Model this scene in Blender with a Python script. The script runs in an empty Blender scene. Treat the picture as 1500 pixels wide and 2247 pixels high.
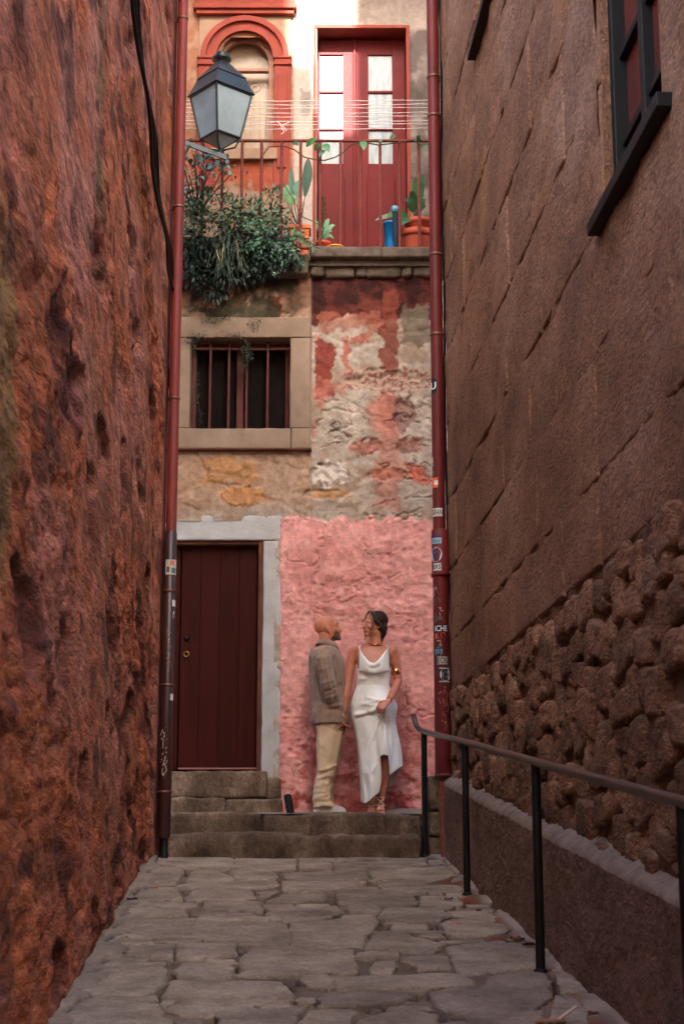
import bpy, bmesh, math, random
import numpy as np
from mathutils import Vector, Matrix
random.seed(7); RNG = np.random.RandomState(11)
SC = bpy.context.scene
COL = SC.collection
R = math.radians

# ---------------------------------------------------------------- camera, sky, sun, exposure
# the origin is the eye; y runs up the alley, z is up
F = 3552.0; TH = R(12.3); CT, ST = math.cos(TH), math.sin(TH)
cam = bpy.data.cameras.new('camera'); camo = bpy.data.objects.new('camera', cam); COL.objects.link(camo)
cam.sensor_fit = 'VERTICAL'; cam.sensor_height = 36.0; cam.sensor_width = 24.03
cam.lens = F / 2247.0 * 36.0
camo.rotation_euler = (R(90 + 12.3), 0, 0)
cam.clip_end = 500; cam.clip_start = 0.05
cam.dof.use_dof = True; cam.dof.focus_distance = 14.2; cam.dof.aperture_fstop = 6.5
SC.camera = camo

SUN_EL, SUN_AZ = R(36), R(180)          # azimuth measured from +y (up the alley) clockwise: from behind the camera
w = bpy.data.worlds.new('World'); SC.world = w; w.use_nodes = True
nt = w.node_tree; nt.nodes.clear()
sky = nt.nodes.new('ShaderNodeTexSky'); sky.sky_type = 'NISHITA'; sky.sun_disc = False
sky.sun_elevation = SUN_EL; sky.sun_rotation = SUN_AZ; sky.dust_density = 5.0; sky.ozone_density = 0.6; sky.air_density = 1.0
bg = nt.nodes.new('ShaderNodeBackground'); bg.inputs[1].default_value = 0.13
wo = nt.nodes.new('ShaderNodeOutputWorld')
nt.links.new(sky.outputs[0], bg.inputs[0]); nt.links.new(bg.outputs[0], wo.inputs[0])

sl = bpy.data.lights.new('sun', 'SUN'); so = bpy.data.objects.new('sun', sl); COL.objects.link(so)
sl.energy = 5.0; sl.angle = R(0.3); sl.color = (1.0, 0.93, 0.82)
sd = Vector((math.sin(SUN_AZ) * math.cos(SUN_EL), math.cos(SUN_AZ) * math.cos(SUN_EL), math.sin(SUN_EL)))
so.rotation_euler = sd.to_track_quat('Z', 'Y').to_euler()
so.location = (0, -20, 40)
vs = SC.view_settings
vs.view_transform = 'Standard'; vs.look = 'None'; vs.gamma = 1.0; vs.use_curve_mapping = False
vs.exposure = 2.97
try:
    vs.use_white_balance = True; vs.white_balance_temperature = 5900; vs.white_balance_tint = 4
except Exception: pass
SC.cycles.max_bounces = 8; SC.cycles.diffuse_bounces = 5
# ---------------------------------------------------------------- helpers
def S(r, g, b):
    f = lambda c: (c / 255 / 12.92) if c <= 10 else ((c / 255 + 0.055) / 1.055) ** 2.4
    return (f(r), f(g), f(b))

def ray(px, py):
    a = (px - 750) / F; b = (1123.5 - py) / F
    return (a, CT - b * ST, ST + b * CT)
def atY(px, py, Y):
    r = ray(px, py); t = Y / r[1]; return Vector((r[0] * t, Y, r[2] * t))
def on_ramp(px, py, lift=0.0):
    r = ray(px, py); t = (.06 + lift - .1083 * 13) / (r[2] - .1083 * r[1]); return Vector((r[0] * t, r[1] * t, r[2] * t))
def ramp_z(y): return .06 - .1083 * (13 - y)
def proj_px(x, y, z):
    d = y * CT + z * ST; v = -y * ST + z * CT
    return 750 + F * x / d, 1123.5 - F * v / d
def xr(d): return .885 + .0536 * (13 - d)
def xl(d): return -1.466 + .0515 * (13 - d)
NR = Vector((-1, -.0536, 0)).normalized(); TR = Vector((-.0536, 1, 0)).normalized()
NL = Vector((1, .0515, 0)).normalized(); TL = Vector((-.0515, 1, 0)).normalized()
def WR(d, z, n=0.0): return Vector((xr(d), d, z)) + NR * n
def WL(d, z, n=0.0): return Vector((xl(d), d, z)) + NL * n

# numpy noise
def _h(ix, iy, iz, seed):
    n = (ix * 374761393 + iy * 668265263 + iz * 2147483647 + seed * 1274126177) & 0xffffffff
    n = ((n ^ (n >> 13)) * 1274126177) & 0xffffffff
    n = (n ^ (n >> 16)) & 0xffffffff
    n = (n * 2654435761) & 0xffffffff
    return ((n >> 8) & 0xffff) / 65535.0
def vn(x, y, z=None, seed=0):
    x = np.asarray(x, float); y = np.asarray(y, float)
    z = np.zeros_like(x) if z is None else np.asarray(z, float)
    xi = np.floor(x).astype(np.int64); yi = np.floor(y).astype(np.int64); zi = np.floor(z).astype(np.int64)
    fx, fy, fz = x - xi, y - yi, z - zi
    u = fx ** 3 * (fx * (fx * 6 - 15) + 10); v = fy ** 3 * (fy * (fy * 6 - 15) + 10); q = fz ** 3 * (fz * (fz * 6 - 15) + 10)
    def L(a, b, t): return a + (b - a) * t
    def pl(k):
        return L(L(_h(xi, yi, zi + k, seed), _h(xi + 1, yi, zi + k, seed), u), L(_h(xi, yi + 1, zi + k, seed), _h(xi + 1, yi + 1, zi + k, seed), u), v)
    return L(pl(0), pl(1), q)
def fbm(x, y, z=None, seed=0, o=4, g=.5):
    s = 0; a = 1; t = 0; f = 1
    for i in range(o):
        s = s + a * vn(np.asarray(x) * f, np.asarray(y) * f, None if z is None else np.asarray(z) * f, seed + i * 17); t += a; a *= g; f *= 2.03
    return s / t
def ss(a, b, x):
    t = np.clip((np.asarray(x) - a) / (b - a), 0, 1); return t * t * (3 - 2 * t)
def worley(x, y, seed=0, jit=.9):
    xi = np.floor(x).astype(np.int64); yi = np.floor(y).astype(np.int64)
    f1 = np.full(np.shape(x), 9.0); f2 = f1.copy()
    for dx in (-1, 0, 1):
        for dy in (-1, 0, 1):
            cx, cy = xi + dx, yi + dy
            ox = cx + .5 + (_h(cx, cy, cx * 0, seed) - .5) * jit; oy = cy + .5 + (_h(cx, cy, cx * 0 + 5, seed) - .5) * jit
            d = np.hypot(x - ox, y - oy)
            f2 = np.where(d < f1, f1, np.minimum(f2, d)); f1 = np.minimum(f1, d)
    return f1, f2

# objects
def link(name, data, parent=None, label=None):
    o = bpy.data.objects.new(name, data); COL.objects.link(o)
    if parent is not None: adopt(o, parent)
    if label: o['label'] = label
    return o
def wpos(p):
    return p.location.copy() if p.parent is None else wpos(p.parent) * 0 + p['_w'] if '_w' in p else p.location.copy()
def adopt(o, parent):
    o.parent = parent
    # every part is modelled in world coordinates; only the root carries an offset
    r = parent
    if parent.parent is None: o.matrix_parent_inverse = Matrix.Translation(-parent.location)
def thing(name, label, cat, loc=(0, 0, 0), group=None):
    o = bpy.data.objects.new(name, None); o.empty_display_size = .1; COL.objects.link(o); o.location = loc
    o['label'] = label; o['category'] = cat
    if group: o['group'] = group
    return o
def tag(o, label, cat, group=None):
    o['label'] = label; o['category'] = cat
    if group: o['group'] = group
    return o

class M:
    """collects simple shapes; build() links them as one mesh"""
    def __init__(s): s.v = []; s.f = []; s.sm = []
    def add(s, vs, fs, smooth=False):
        b = len(s.v); s.v += [tuple(v) for v in vs]; s.f += [tuple(i + b for i in f) for f in fs]; s.sm += [smooth] * len(fs); return s
    def box(s, x0, x1, y0, y1, z0, z1, bev=0.0):
        if bev <= 0:
            vs = [(x, y, z) for x in (x0, x1) for y in (y0, y1) for z in (z0, z1)]
            return s.add(vs, [(0, 1, 3, 2), (4, 6, 7, 5), (0, 4, 5, 1), (2, 3, 7, 6), (0, 2, 6, 4), (1, 5, 7, 3)])
        bm = bmesh.new(); bmesh.ops.create_cube(bm, size=1)
        for v in bm.verts: v.co = Vector(((x0 + x1) / 2 + v.co.x * (x1 - x0), (y0 + y1) / 2 + v.co.y * (y1 - y0), (z0 + z1) / 2 + v.co.z * (z1 - z0)))
        bmesh.ops.bevel(bm, geom=bm.edges[:], offset=bev, segments=2, profile=.5, affect='EDGES')
        bm.verts.index_update(); s.add([v.co for v in bm.verts], [[v.index for v in f.verts] for f in bm.faces]); bm.free(); return s
    def obox(s, c, ax, ay, az, bev=0.0):
        """oriented box: centre, three half-axis vectors"""
        c, ax, ay, az = map(Vector, (c, ax, ay, az)); t = M().box(-1, 1, -1, 1, -1, 1)
        if bev > 0:
            lx, ly, lz = ax.length, ay.length, az.length
            t = M().box(-lx, lx, -ly, ly, -lz, lz, bev); ax, ay, az = ax.normalized(), ay.normalized(), az.normalized()
        return s.add([c + ax * v[0] + ay * v[1] + az * v[2] for v in t.v], t.f)
    def tube(s, pts, r, n=8, cap=True, smooth=True):
        pts = [Vector(p) for p in pts]; rs = r if hasattr(r, '__len__') else [r] * len(pts)
        ring = []; prev = None
        for i, p in enumerate(pts):
            t = (pts[min(i + 1, len(pts) - 1)] - pts[max(i - 1, 0)])
            if t.length < 1e-9: t = Vector((0, 0, 1))
            t.normalize()
            if prev is None:
                a = Vector((0, 0, 1)) if abs(t.z) < .9 else Vector((1, 0, 0)); u = t.cross(a).normalized()
            else:
                u = prev - t * prev.dot(t); u.normalize()
            prev = u; v = t.cross(u)
            ring.append([p + (u * math.cos(2 * math.pi * k / n) + v * math.sin(2 * math.pi * k / n)) * rs[i] for k in range(n)])
        vs = [q for rg in ring for q in rg]; fs = []
        for i in range(len(pts) - 1):
            for k in range(n):
                a = i * n + k; b = i * n + (k + 1) % n; fs.append((a, b, b + n, a + n))
        s.add(vs, fs, smooth)
        if cap:
            m = len(pts) - 1
            s.add(ring[0], [tuple(range(n - 1, -1, -1))]); s.add(ring[m], [tuple(range(n))])
        return s
    def lathe(s, c, prof, n=16, smooth=True):
        """prof: (radius, z) pairs about a vertical axis through c"""
        c = Vector(c); vs = []; fs = []
        for r, z in prof:
            for k in range(n):
                a = 2 * math.pi * k / n; vs.append(c + Vector((r * math.cos(a), r * math.sin(a), z)))
        for i in range(len(prof) - 1):
            for k in range(n):
                a = i * n + k; b = i * n + (k + 1) % n; fs.append((a, b, b + n, a + n))
        s.add(vs, fs, smooth); m = len(prof) - 1
        s.add(vs[:n], [tuple(range(n - 1, -1, -1))]); s.add(vs[m * n:], [tuple(range(n))])
        return s
    def prism(s, poly, fn, d0, d1):
        """poly: list of (a,b); fn(a,b,d)->point"""
        n = len(poly); vs = [fn(a, b, d0) for a, b in poly] + [fn(a, b, d1) for a, b in poly]
        fs = [tuple(range(n - 1, -1, -1)), tuple(range(n, 2 * n))] + [(i, (i + 1) % n, n + (i + 1) % n, n + i) for i in range(n)]
        return s.add(vs, fs)
    def mesh(s, name, m):
        me = bpy.data.meshes.new(name); me.from_pydata(s.v, [], s.f); me.polygons.foreach_set('use_smooth', s.sm); me.update()
        bm = bmesh.new(); bm.from_mesh(me); bmesh.ops.recalc_face_normals(bm, faces=bm.faces[:]); bm.to_mesh(me); bm.free()
        if m: me.materials.append(m)
        return me
    def build(s, name, m, parent=None, label=None): return link(name, s.mesh(name, m), parent, label)

def np_mesh(name, V, Q, m=None, smooth=True, col=None, mats=None, mi=None):
    """V (n,3) Q (k,4 or 3)"""
    me = bpy.data.meshes.new(name); V = np.asarray(V, np.float32); Q = np.asarray(Q, np.int32); k, c = Q.shape
    me.vertices.add(len(V)); me.vertices.foreach_set('co', V.ravel())
    me.loops.add(k * c); me.loops.foreach_set('vertex_index', Q.ravel())
    me.polygons.add(k); me.polygons.foreach_set('loop_start', np.arange(0, k * c, c, dtype=np.int32))
    me.polygons.foreach_set('use_smooth', np.full(k, smooth))
    if mi is not None: me.polygons.foreach_set('material_index', np.asarray(mi, np.int32))
    me.update(calc_edges=True); me.validate()
    if col is not None:
        a = me.attributes.new('Col', 'FLOAT_COLOR', 'POINT'); c4 = np.ones((len(V), 4), np.float32); c4[:, :3] = col; a.data.foreach_set('color', c4.ravel())
    for q in (mats or ([m] if m else [])): me.materials.append(q)
    return me
def grid_quads(n, m, flip=False):
    i = np.arange(n - 1)[:, None] * m + np.arange(m - 1)[None, :]; i = i.ravel()
    q = np.stack([i, i + 1, i + m + 1, i + m], 1)
    return q[:, ::-1] if flip else q

def lat(h, r, n):
    """lattice positions along one side of a rounded box"""
    inner = np.linspace(-h + r, h - r, n) if h > r else np.array([0.0])
    e = np.array([0, .35, .7]) * r
    return np.concatenate([-h + e, inner, (h - e)[::-1]])
_SB = {}
def round_box(hx, hy, hz, r, n=(6, 2, 4), amp=.006, sc=6.0, seed=0, lumps=0.0, off=(0, 0, 0)):
    """a box with worn rounded edges and an uneven skin, centred on the origin: verts, quads"""
    r = min(r, hx * .98, hy * .98, hz * .98)
    X, Y, Z = lat(hx, r, n[0]), lat(hy, r, n[1]), lat(hz, r, n[2]); a, b, c = len(X), len(Y), len(Z)
    key = (a, b, c)
    if key not in _SB:
        idx = {}; ids = []; q = []
        def g(i, j, k):
            t = (i, j, k)
            if t not in idx: idx[t] = len(ids); ids.append(t)
            return idx[t]
        for i in range(a - 1):
            for j in range(b - 1):
                q.append((g(i, j, 0), g(i, j + 1, 0), g(i + 1, j + 1, 0), g(i + 1, j, 0))); q.append((g(i, j, c - 1), g(i + 1, j, c - 1), g(i + 1, j + 1, c - 1), g(i, j + 1, c - 1)))
        for i in range(a - 1):
            for k in range(c - 1):
                q.append((g(i, 0, k), g(i + 1, 0, k), g(i + 1, 0, k + 1), g(i, 0, k + 1))); q.append((g(i, b - 1, k), g(i, b - 1, k + 1), g(i + 1, b - 1, k + 1), g(i + 1, b - 1, k)))
        for j in range(b - 1):
            for k in range(c - 1):
                q.append((g(0, j, k), g(0, j, k + 1), g(0, j + 1, k + 1), g(0, j + 1, k))); q.append((g(a - 1, j, k), g(a - 1, j + 1, k), g(a - 1, j + 1, k + 1), g(a - 1, j, k + 1)))
        _SB[key] = (np.array(ids), np.array(q))
    ids, q = _SB[key]
    P = np.stack([X[ids[:, 0]], Y[ids[:, 1]], Z[ids[:, 2]]], 1)
    h = np.array([hx, hy, hz]); C = np.clip(P, -(h - r), h - r); D = P - C; L = np.linalg.norm(D, axis=1)
    nrm = np.where(L[:, None] > 1e-9, D / np.maximum(L, 1e-9)[:, None], 0)
    P = C + nrm * r
    o = np.array(off); W = P + o
    dn = (fbm(W[:, 0] * sc, W[:, 1] * sc, W[:, 2] * sc, seed, 3) - .5) * 2 * amp
    if lumps: dn = dn + (fbm(W[:, 0] * 2.6, W[:, 1] * 2.6, W[:, 2] * 2.6, seed + 50, 2) - .5) * 2 * lumps
    cen = P / np.maximum(h, 1e-6); cn = np.sign(cen) * np.abs(cen) ** 4; cn /= np.maximum(np.linalg.norm(cn, axis=1), 1e-6)[:, None]
    return P + cn * dn[:, None], q

# materials
def mat(name, c1, c2=None, c3=None, nscale=3.0, detail=5, rough=.85, bump=.25, bscale=30.0, bdist=.01, speck=0.0, sscale=220.0,
        ovar=0.0, attr=False, metal=0.0, spec=.3, contrast=.25, wave=None, trans=0.0, stretch=None, bump2=None, sheen=0.0, emit=None):
    m = bpy.data.materials.new(name); m.use_nodes = True; N = m.node_tree.nodes; L = m.node_tree.links
    bs = N['Principled BSDF']; bs.inputs['Roughness'].default_value = rough; bs.inputs['Metallic'].default_value = metal
    bs.inputs['Specular IOR Level'].default_value = spec
    tc = N.new('ShaderNodeTexCoord'); src = tc.outputs['Object']
    if stretch:
        mp = N.new('ShaderNodeMapping'); mp.inputs['Scale'].default_value = stretch; L.new(src, mp.inputs[0]); src = mp.outputs[0]
    def noise(s, d=5, r=.55):
        n = N.new('ShaderNodeTexNoise'); n.inputs['Scale'].default_value = s; n.inputs['Detail'].default_value = d; n.inputs['Roughness'].default_value = r
        L.new(src, n.inputs['Vector']); return n.outputs['Fac']
    def mathn(op, a, b=None):
        n = N.new('ShaderNodeMath'); n.operation = op
        for i, q in enumerate((a, b)):
            if q is None: continue
            if isinstance(q, (int, float)): n.inputs[i].default_value = q
            else: L.new(q, n.inputs[i])
        return n.outputs[0]
    c2 = c2 or c1
    f = noise(nscale, detail, .6)
    cr = N.new('ShaderNodeValToRGB'); e = cr.color_ramp.elements
    e[0].position = .5 - contrast; e[0].color = (*c1, 1); e[1].position = .5 + contrast; e[1].color = (*c2, 1)
    if c3: k = e.new(.5); k.color = (*c3, 1)
    L.new(f, cr.inputs[0]); col = cr.outputs[0]
    if attr:
        at = N.new('ShaderNodeAttribute'); at.attribute_name = 'Col'
        mx = N.new('ShaderNodeMix'); mx.data_type = 'RGBA'; mx.blend_type = 'MULTIPLY'; mx.inputs[0].default_value = 1
        L.new(at.outputs['Color'], mx.inputs[6]); L.new(col, mx.inputs[7]); col = mx.outputs[2]
    val = None
    if speck:
        s1 = noise(sscale, 2, .7); s2 = noise(sscale * .31, 3, .6)
        val = mathn('ADD', mathn('MULTIPLY', mathn('SUBTRACT', s1, .5), speck * 3.2), mathn('MULTIPLY', mathn('SUBTRACT', s2, .5), speck * 2.0))
        val = mathn('ADD', val, 1.0)
    if ovar:
        oi = N.new('ShaderNodeObjectInfo'); ov = mathn('ADD', mathn('MULTIPLY', oi.outputs['Random'], 2 * ovar), 1 - ovar)
        val = ov if val is None else mathn('MULTIPLY', val, ov)
    if val is not None:
        hs = N.new('ShaderNodeHueSaturation'); L.new(val, hs.inputs['Value']); L.new(col, hs.inputs['Color']); col = hs.outputs[0]
    L.new(col, bs.inputs['Base Color'])
    if bump:
        b = N.new('ShaderNodeBump'); b.inputs['Strength'].default_value = bump; b.inputs['Distance'].default_value = bdist
        h = noise(bscale, 6, .62)
        if bump2: h = mathn('ADD', h, mathn('MULTIPLY', noise(bump2[0], 3, .6), bump2[1]))
        L.new(h, b.inputs['Height']); L.new(b.outputs[0], bs.inputs['Normal'])
        rn = mathn('ADD', mathn('MULTIPLY', h, .2), rough - .1); L.new(rn, bs.inputs['Roughness'])
    if trans: bs.inputs['Transmission Weight'].default_value = trans
    if sheen: bs.inputs['Sheen Weight'].default_value = sheen
    if emit: bs.inputs['Emission Color'].default_value = (*emit[0], 1); bs.inputs['Emission Strength'].default_value = emit[1]
    return m
WHITE = (1, 1, 1)
# ---------------------------------------------------------------- materials
m_granite = mat('granite', S(150, 132, 120), S(122, 104, 92), S(138, 118, 104), nscale=2.2, rough=.85, bump=.35, bscale=60, bdist=.012, speck=.16, sscale=260, ovar=.12)
m_paving = mat('paving_granite', S(176, 158, 142), S(102, 87, 75), S(146, 129, 115), nscale=3.6, contrast=.26, rough=.78, bump=1.0, bscale=22, bdist=.03, speck=.36, sscale=80, ovar=.16, bump2=(5, .8), spec=.35)
m_mortar = mat('mortar', WHITE, (.72, .68, .66), nscale=5, rough=.95, bump=.6, bscale=45, bdist=.015, speck=.22, sscale=150, attr=True)
m_step = mat('step_granite', S(150, 126, 108), S(52, 39, 31), S(104, 84, 68), nscale=4.2, contrast=.22, detail=8, rough=.88, bump=1.0, bscale=30, bdist=.03, speck=.5, sscale=110, ovar=.1, stretch=(1, 1, .6))
m_leftwall = mat('red_render', WHITE, (.5, .46, .44), nscale=14, contrast=.2, rough=.9, bump=.9, bscale=42, bdist=.03, speck=.34, sscale=85, attr=True, bump2=(14, 1.0), stretch=(1, .3, 1))
m_ashlar = mat('brown_granite', S(146, 114, 96), S(56, 37, 29), S(116, 80, 57), nscale=1.5, contrast=.34, detail=10, rough=.85, bump=.9, bscale=60, bdist=.02, speck=.62, sscale=95, ovar=.16, stretch=(1, .4, .7))
m_rubble = mat('rubble_stone', S(152, 116, 94), S(74, 48, 34), S(118, 82, 60), nscale=4.0, contrast=.26, detail=9, rough=.9, bump=1.0, bscale=34, bdist=.04, speck=.6, sscale=90, ovar=.3, stretch=(1, .45, 1))
m_joint = mat('joint_mortar', S(134, 100, 82), S(74, 48, 36), nscale=4, rough=.95, bump=.9, bscale=40, bdist=.03, speck=.5, sscale=95, stretch=(1, .45, 1))
m_plinth = mat('plinth_cement', S(132, 104, 92), S(84, 60, 50), S(110, 84, 72), nscale=2.2, contrast=.3, rough=.85, bump=1.0, bscale=30, bdist=.04, speck=.55, sscale=85, stretch=(1, .4, .8))
m_plinth_top = mat('plinth_top_cement', S(152, 134, 122), S(104, 88, 78), nscale=9, rough=.9, bump=.6, bscale=40, bdist=.01, speck=.12)
m_facade = mat('old_plaster', WHITE, (.84, .82, .8), nscale=8, rough=.9, bump=.55, bscale=60, bdist=.012, speck=.1, sscale=160, attr=True, bump2=(18, .8))
m_grey_paint = mat('grey_surround_paint', S(190, 188, 188), S(158, 154, 152), nscale=5, rough=.8, bump=.5, bscale=50, bdist=.008, speck=.05, sscale=90)
m_surround = mat('window_surround_stone', S(160, 138, 120), S(112, 92, 76), S(140, 118, 100), nscale=3, contrast=.3, rough=.85, bump=.35, bscale=50, bdist=.008, speck=.1, ovar=.05)
m_slab = mat('balcony_granite', S(112, 96, 84), S(58, 49, 40), nscale=9, rough=.9, bump=.6, bscale=40, bdist=.012, speck=.2)
m_door = mat('dark_red_wood', S(62, 15, 10), S(44, 10, 8), nscale=5, rough=.6, bump=.35, bscale=30, bdist=.005, ovar=.06, stretch=(3, 3, .25), spec=.1)
m_brown = mat('brown_trim', S(110, 66, 48), S(72, 40, 30), nscale=8, rough=.8, bump=.3)
m_barred = mat('window_red_paint', S(96, 34, 25), S(58, 20, 15), nscale=10, rough=.6, bump=.3, bscale=40, bdist=.004)
m_dark = mat('dark_interior', S(26, 17, 14), S(14, 9, 8), nscale=6, rough=.9, bump=.3, bscale=30, spec=.1)
m_terra = mat('terracotta_paint', S(140, 56, 38), S(112, 42, 29), nscale=4, rough=.75, bump=.3, bscale=40, bdist=.006, speck=.05)
m_cream = mat('cream_plaster', S(150, 120, 98), S(132, 100, 78), nscale=5, rough=.85, bump=.25)
m_salmon = mat('salmon_window_frame', S(156, 116, 96), S(136, 90, 68), nscale=14, rough=.7, bump=.2)
m_red = mat('red_door_paint', S(104, 15, 14), S(80, 11, 11), nscale=3, rough=.55, bump=.15, bscale=30, bdist=.004, spec=.15)
m_tanglass = mat('curtained_glass', S(168, 146, 122), S(140, 116, 92), nscale=5, rough=.25, bump=0.06, spec=.5)
m_curtain = mat('white_curtain_glass', S(158, 162, 162), S(104, 108, 110), nscale=9, rough=.3, bump=.12, bscale=14, spec=.5, stretch=(3, 3, .5))
m_roof = mat('roof_tile', S(170, 92, 62), S(130, 66, 44), nscale=6, rough=.9, bump=.5)
m_houseplain = mat('house_render', S(206, 176, 150), S(180, 150, 126), nscale=3, rough=.9, bump=.3)
m_iron_red = mat('rusty_iron', S(122, 58, 44), S(80, 38, 31), S(104, 45, 36), nscale=16, rough=.75, bump=.4, bscale=80, bdist=.004)
m_black = mat('black_paint', S(20, 19, 20), S(11, 11, 11), nscale=10, rough=.6, bump=.2, bscale=50, bdist=.003, spec=.25)
m_terra_d = mat('dark_red_render', S(112, 60, 50), S(80, 42, 36), nscale=6, rough=.9, bump=.5)
m_soil = mat('soil', S(48, 34, 26), S(26, 18, 14), nscale=20, rough=1, bump=.8)

# ---------------------------------------------------------------- ground and paving
def sheet(name, xs, ys, zf, m, colf=None, parent=None):
    X, Y = np.meshgrid(xs, ys); Z = zf(X, Y)
    V = np.stack([X.ravel(), Y.ravel(), Z.ravel()], 1)
    o = link(name, np_mesh(name, V, grid_quads(len(ys), len(xs)), m, True, None if colf is None else colf(X, Y).reshape(-1, 3)), parent)
    return o
g = M().box(-90, 90, -90, 90, -3.4, -3.0).build('ground', m_joint); g['kind'] = 'structure'
def pav_z(X, Y):
    base = ramp_z(Y) - .009 + (fbm(X * 6, Y * 6, seed=3) - .5) * .016
    l = X - xl(Y); edge = .11 + .1 * (fbm(X * 0 + 1, Y * 1.7, seed=8) - .5)
    lift = (1 - ss(edge * .5, edge * 1.1, l)) * .03 * (1 + (fbm(X * 9, Y * 9, seed=4) - .5))
    rr = xr(Y) - .1 - X; lift2 = (1 - ss(.05, .18, rr)) * .022
    rise = ss(13.0, 13.05, Y) * .6
    return base + lift * .7 + lift2 + rise * 0
def pav_c(X, Y):
    n = fbm(X * 3, Y * 3, seed=21); c = np.array(S(126, 108, 94))[None, None] * (.4 + .9 * n)[..., None]
    l = X - xl(Y); k = (1 - ss(.06, .2, l + (fbm(X * 5, Y * 5, seed=2) - .5) * .2))[..., None]
    c = c * (1 - k) + np.array(S(138, 122, 110))[None, None] * (.6 + .8 * n)[..., None] * k
    rr = xr(Y) - .1 - X + (fbm(X * 5, Y * 3, seed=12) - .5) * .16
    k2 = (ss(.05, .12, rr) * (1 - ss(.16, .3, rr)))[..., None] * .85 * ss(12.6, 11.5, Y)[..., None]
    c = c * (1 - k2) + np.array(S(128, 72, 46))[None, None] * (.5 + n)[..., None] * k2
    k3 = (1 - ss(.0, .09, rr))[..., None]
    return c * (1 - k3) + np.array(S(160, 142, 132))[None, None] * (.8 + .4 * n)[..., None] * k3
pav = sheet('pavement', np.linspace(-1.75, 1.65, 230), np.concatenate([np.linspace(-4, 5.4, 60), np.linspace(5.45, 13.06, 460)]), pav_z, m_mortar, pav_c)
pav['kind'] = 'structure'
_z1 = lambda L: [(100 + x / 2.1429, 1860 + y / 2.1429) for x, y in L]
_z2 = lambda L: [(700 + x / 2.1429, 1860 + y / 2.1429) for x, y in L]
ST1 = [
 [(530,50),(560,38),(880,48),(885,92),(860,98),(530,88)], [(892,52),(1180,55),(1165,108),(900,99),(880,88)], [(1190,75),(1340,72),(1345,100),(1195,108)],
 [(480,95),(650,97),(640,130),(615,165),(450,170),(430,150)], [(670,125),(700,110),(800,108),(860,130),(895,150),(840,158),(660,155)],
 [(630,168),(690,160),(900,154),(1080,152),(1100,180),(980,190),(620,184)], [(870,107),(1060,110),(1090,135),(1060,148),(900,148),(865,125)],
 [(1110,120),(1480,105),(1510,110),(1520,145),(1350,155),(1140,150)], [(1112,162),(1360,162),(1500,157),(1490,185),(1310,205),(1120,200)],
 [(390,197),(620,195),(640,220),(640,240),(430,240),(390,230)], [(680,205),(720,193),(950,198),(990,235),(860,250),(740,248),(680,228)],
 [(650,237),(720,235),(728,248),(665,250)], [(998,210),(1100,205),(1030,240),(1000,235)], [(1040,247),(1130,215),(1310,218),(1310,245),(1140,262),(1050,262)],
 [(380,252),(715,255),(700,275),(390,280),(350,270)], [(745,257),(1015,257),(1015,303),(880,297),(740,290)], [(350,288),(650,288),(660,320),(360,325),(330,310)],
 [(710,317),(800,302),(960,307),(1010,325),(720,330)], [(1050,280),(1370,272),(1395,310),(1270,343),(1140,343),(1040,315)], [(1050,330),(1090,326),(1110,345),(1060,350)],
 [(300,337),(700,347),(1040,357),(1120,365),(1143,400),(1138,453),(900,440),(500,410),(290,385)], [(1157,358),(1290,352),(1510,342),(1568,352),(1500,420),(1490,463),(1162,460)],
 [(225,417),(380,407),(510,432),(505,455),(260,450)], [(385,465),(590,458),(598,515),(380,508)], [(612,452),(900,452),(880,500),(700,525),(612,520)],
 [(972,477),(1000,467),(1440,472),(1450,520),(1460,575),(980,572),(910,550),(920,520)], [(612,570),(650,542),(830,547),(880,560),(870,610),(800,620),(622,610)],
 [(330,560),(560,547),(560,628),(500,675),(310,690),(150,680),(180,600)], [(562,690),(592,632),(1100,637),(1148,670),(1148,710),(800,706),(570,710)],
 [(1190,627),(1220,607),(1330,607),(1363,663),(1340,673),(1240,655)], [(530,737),(560,717),(605,720),(610,735),(560,742)],
 [(180,717),(400,727),(530,747),(550,800),(600,829),(600,900),(60,900),(120,760)], [(640,742),(760,715),(1140,722),(1150,755),(900,790),(660,790),(562,772)],
 [(615,815),(720,812),(800,860),(810,930),(620,930)], [(1167,722),(1190,710),(1270,714),(1280,725),(1182,735)], [(1180,827),(1240,762),(1420,757),(1480,762),(1440,800),(1400,930),(1160,930)],
 [(800,797),(1150,767),(1220,762),(1160,830),(1130,930),(830,930)]]
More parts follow.
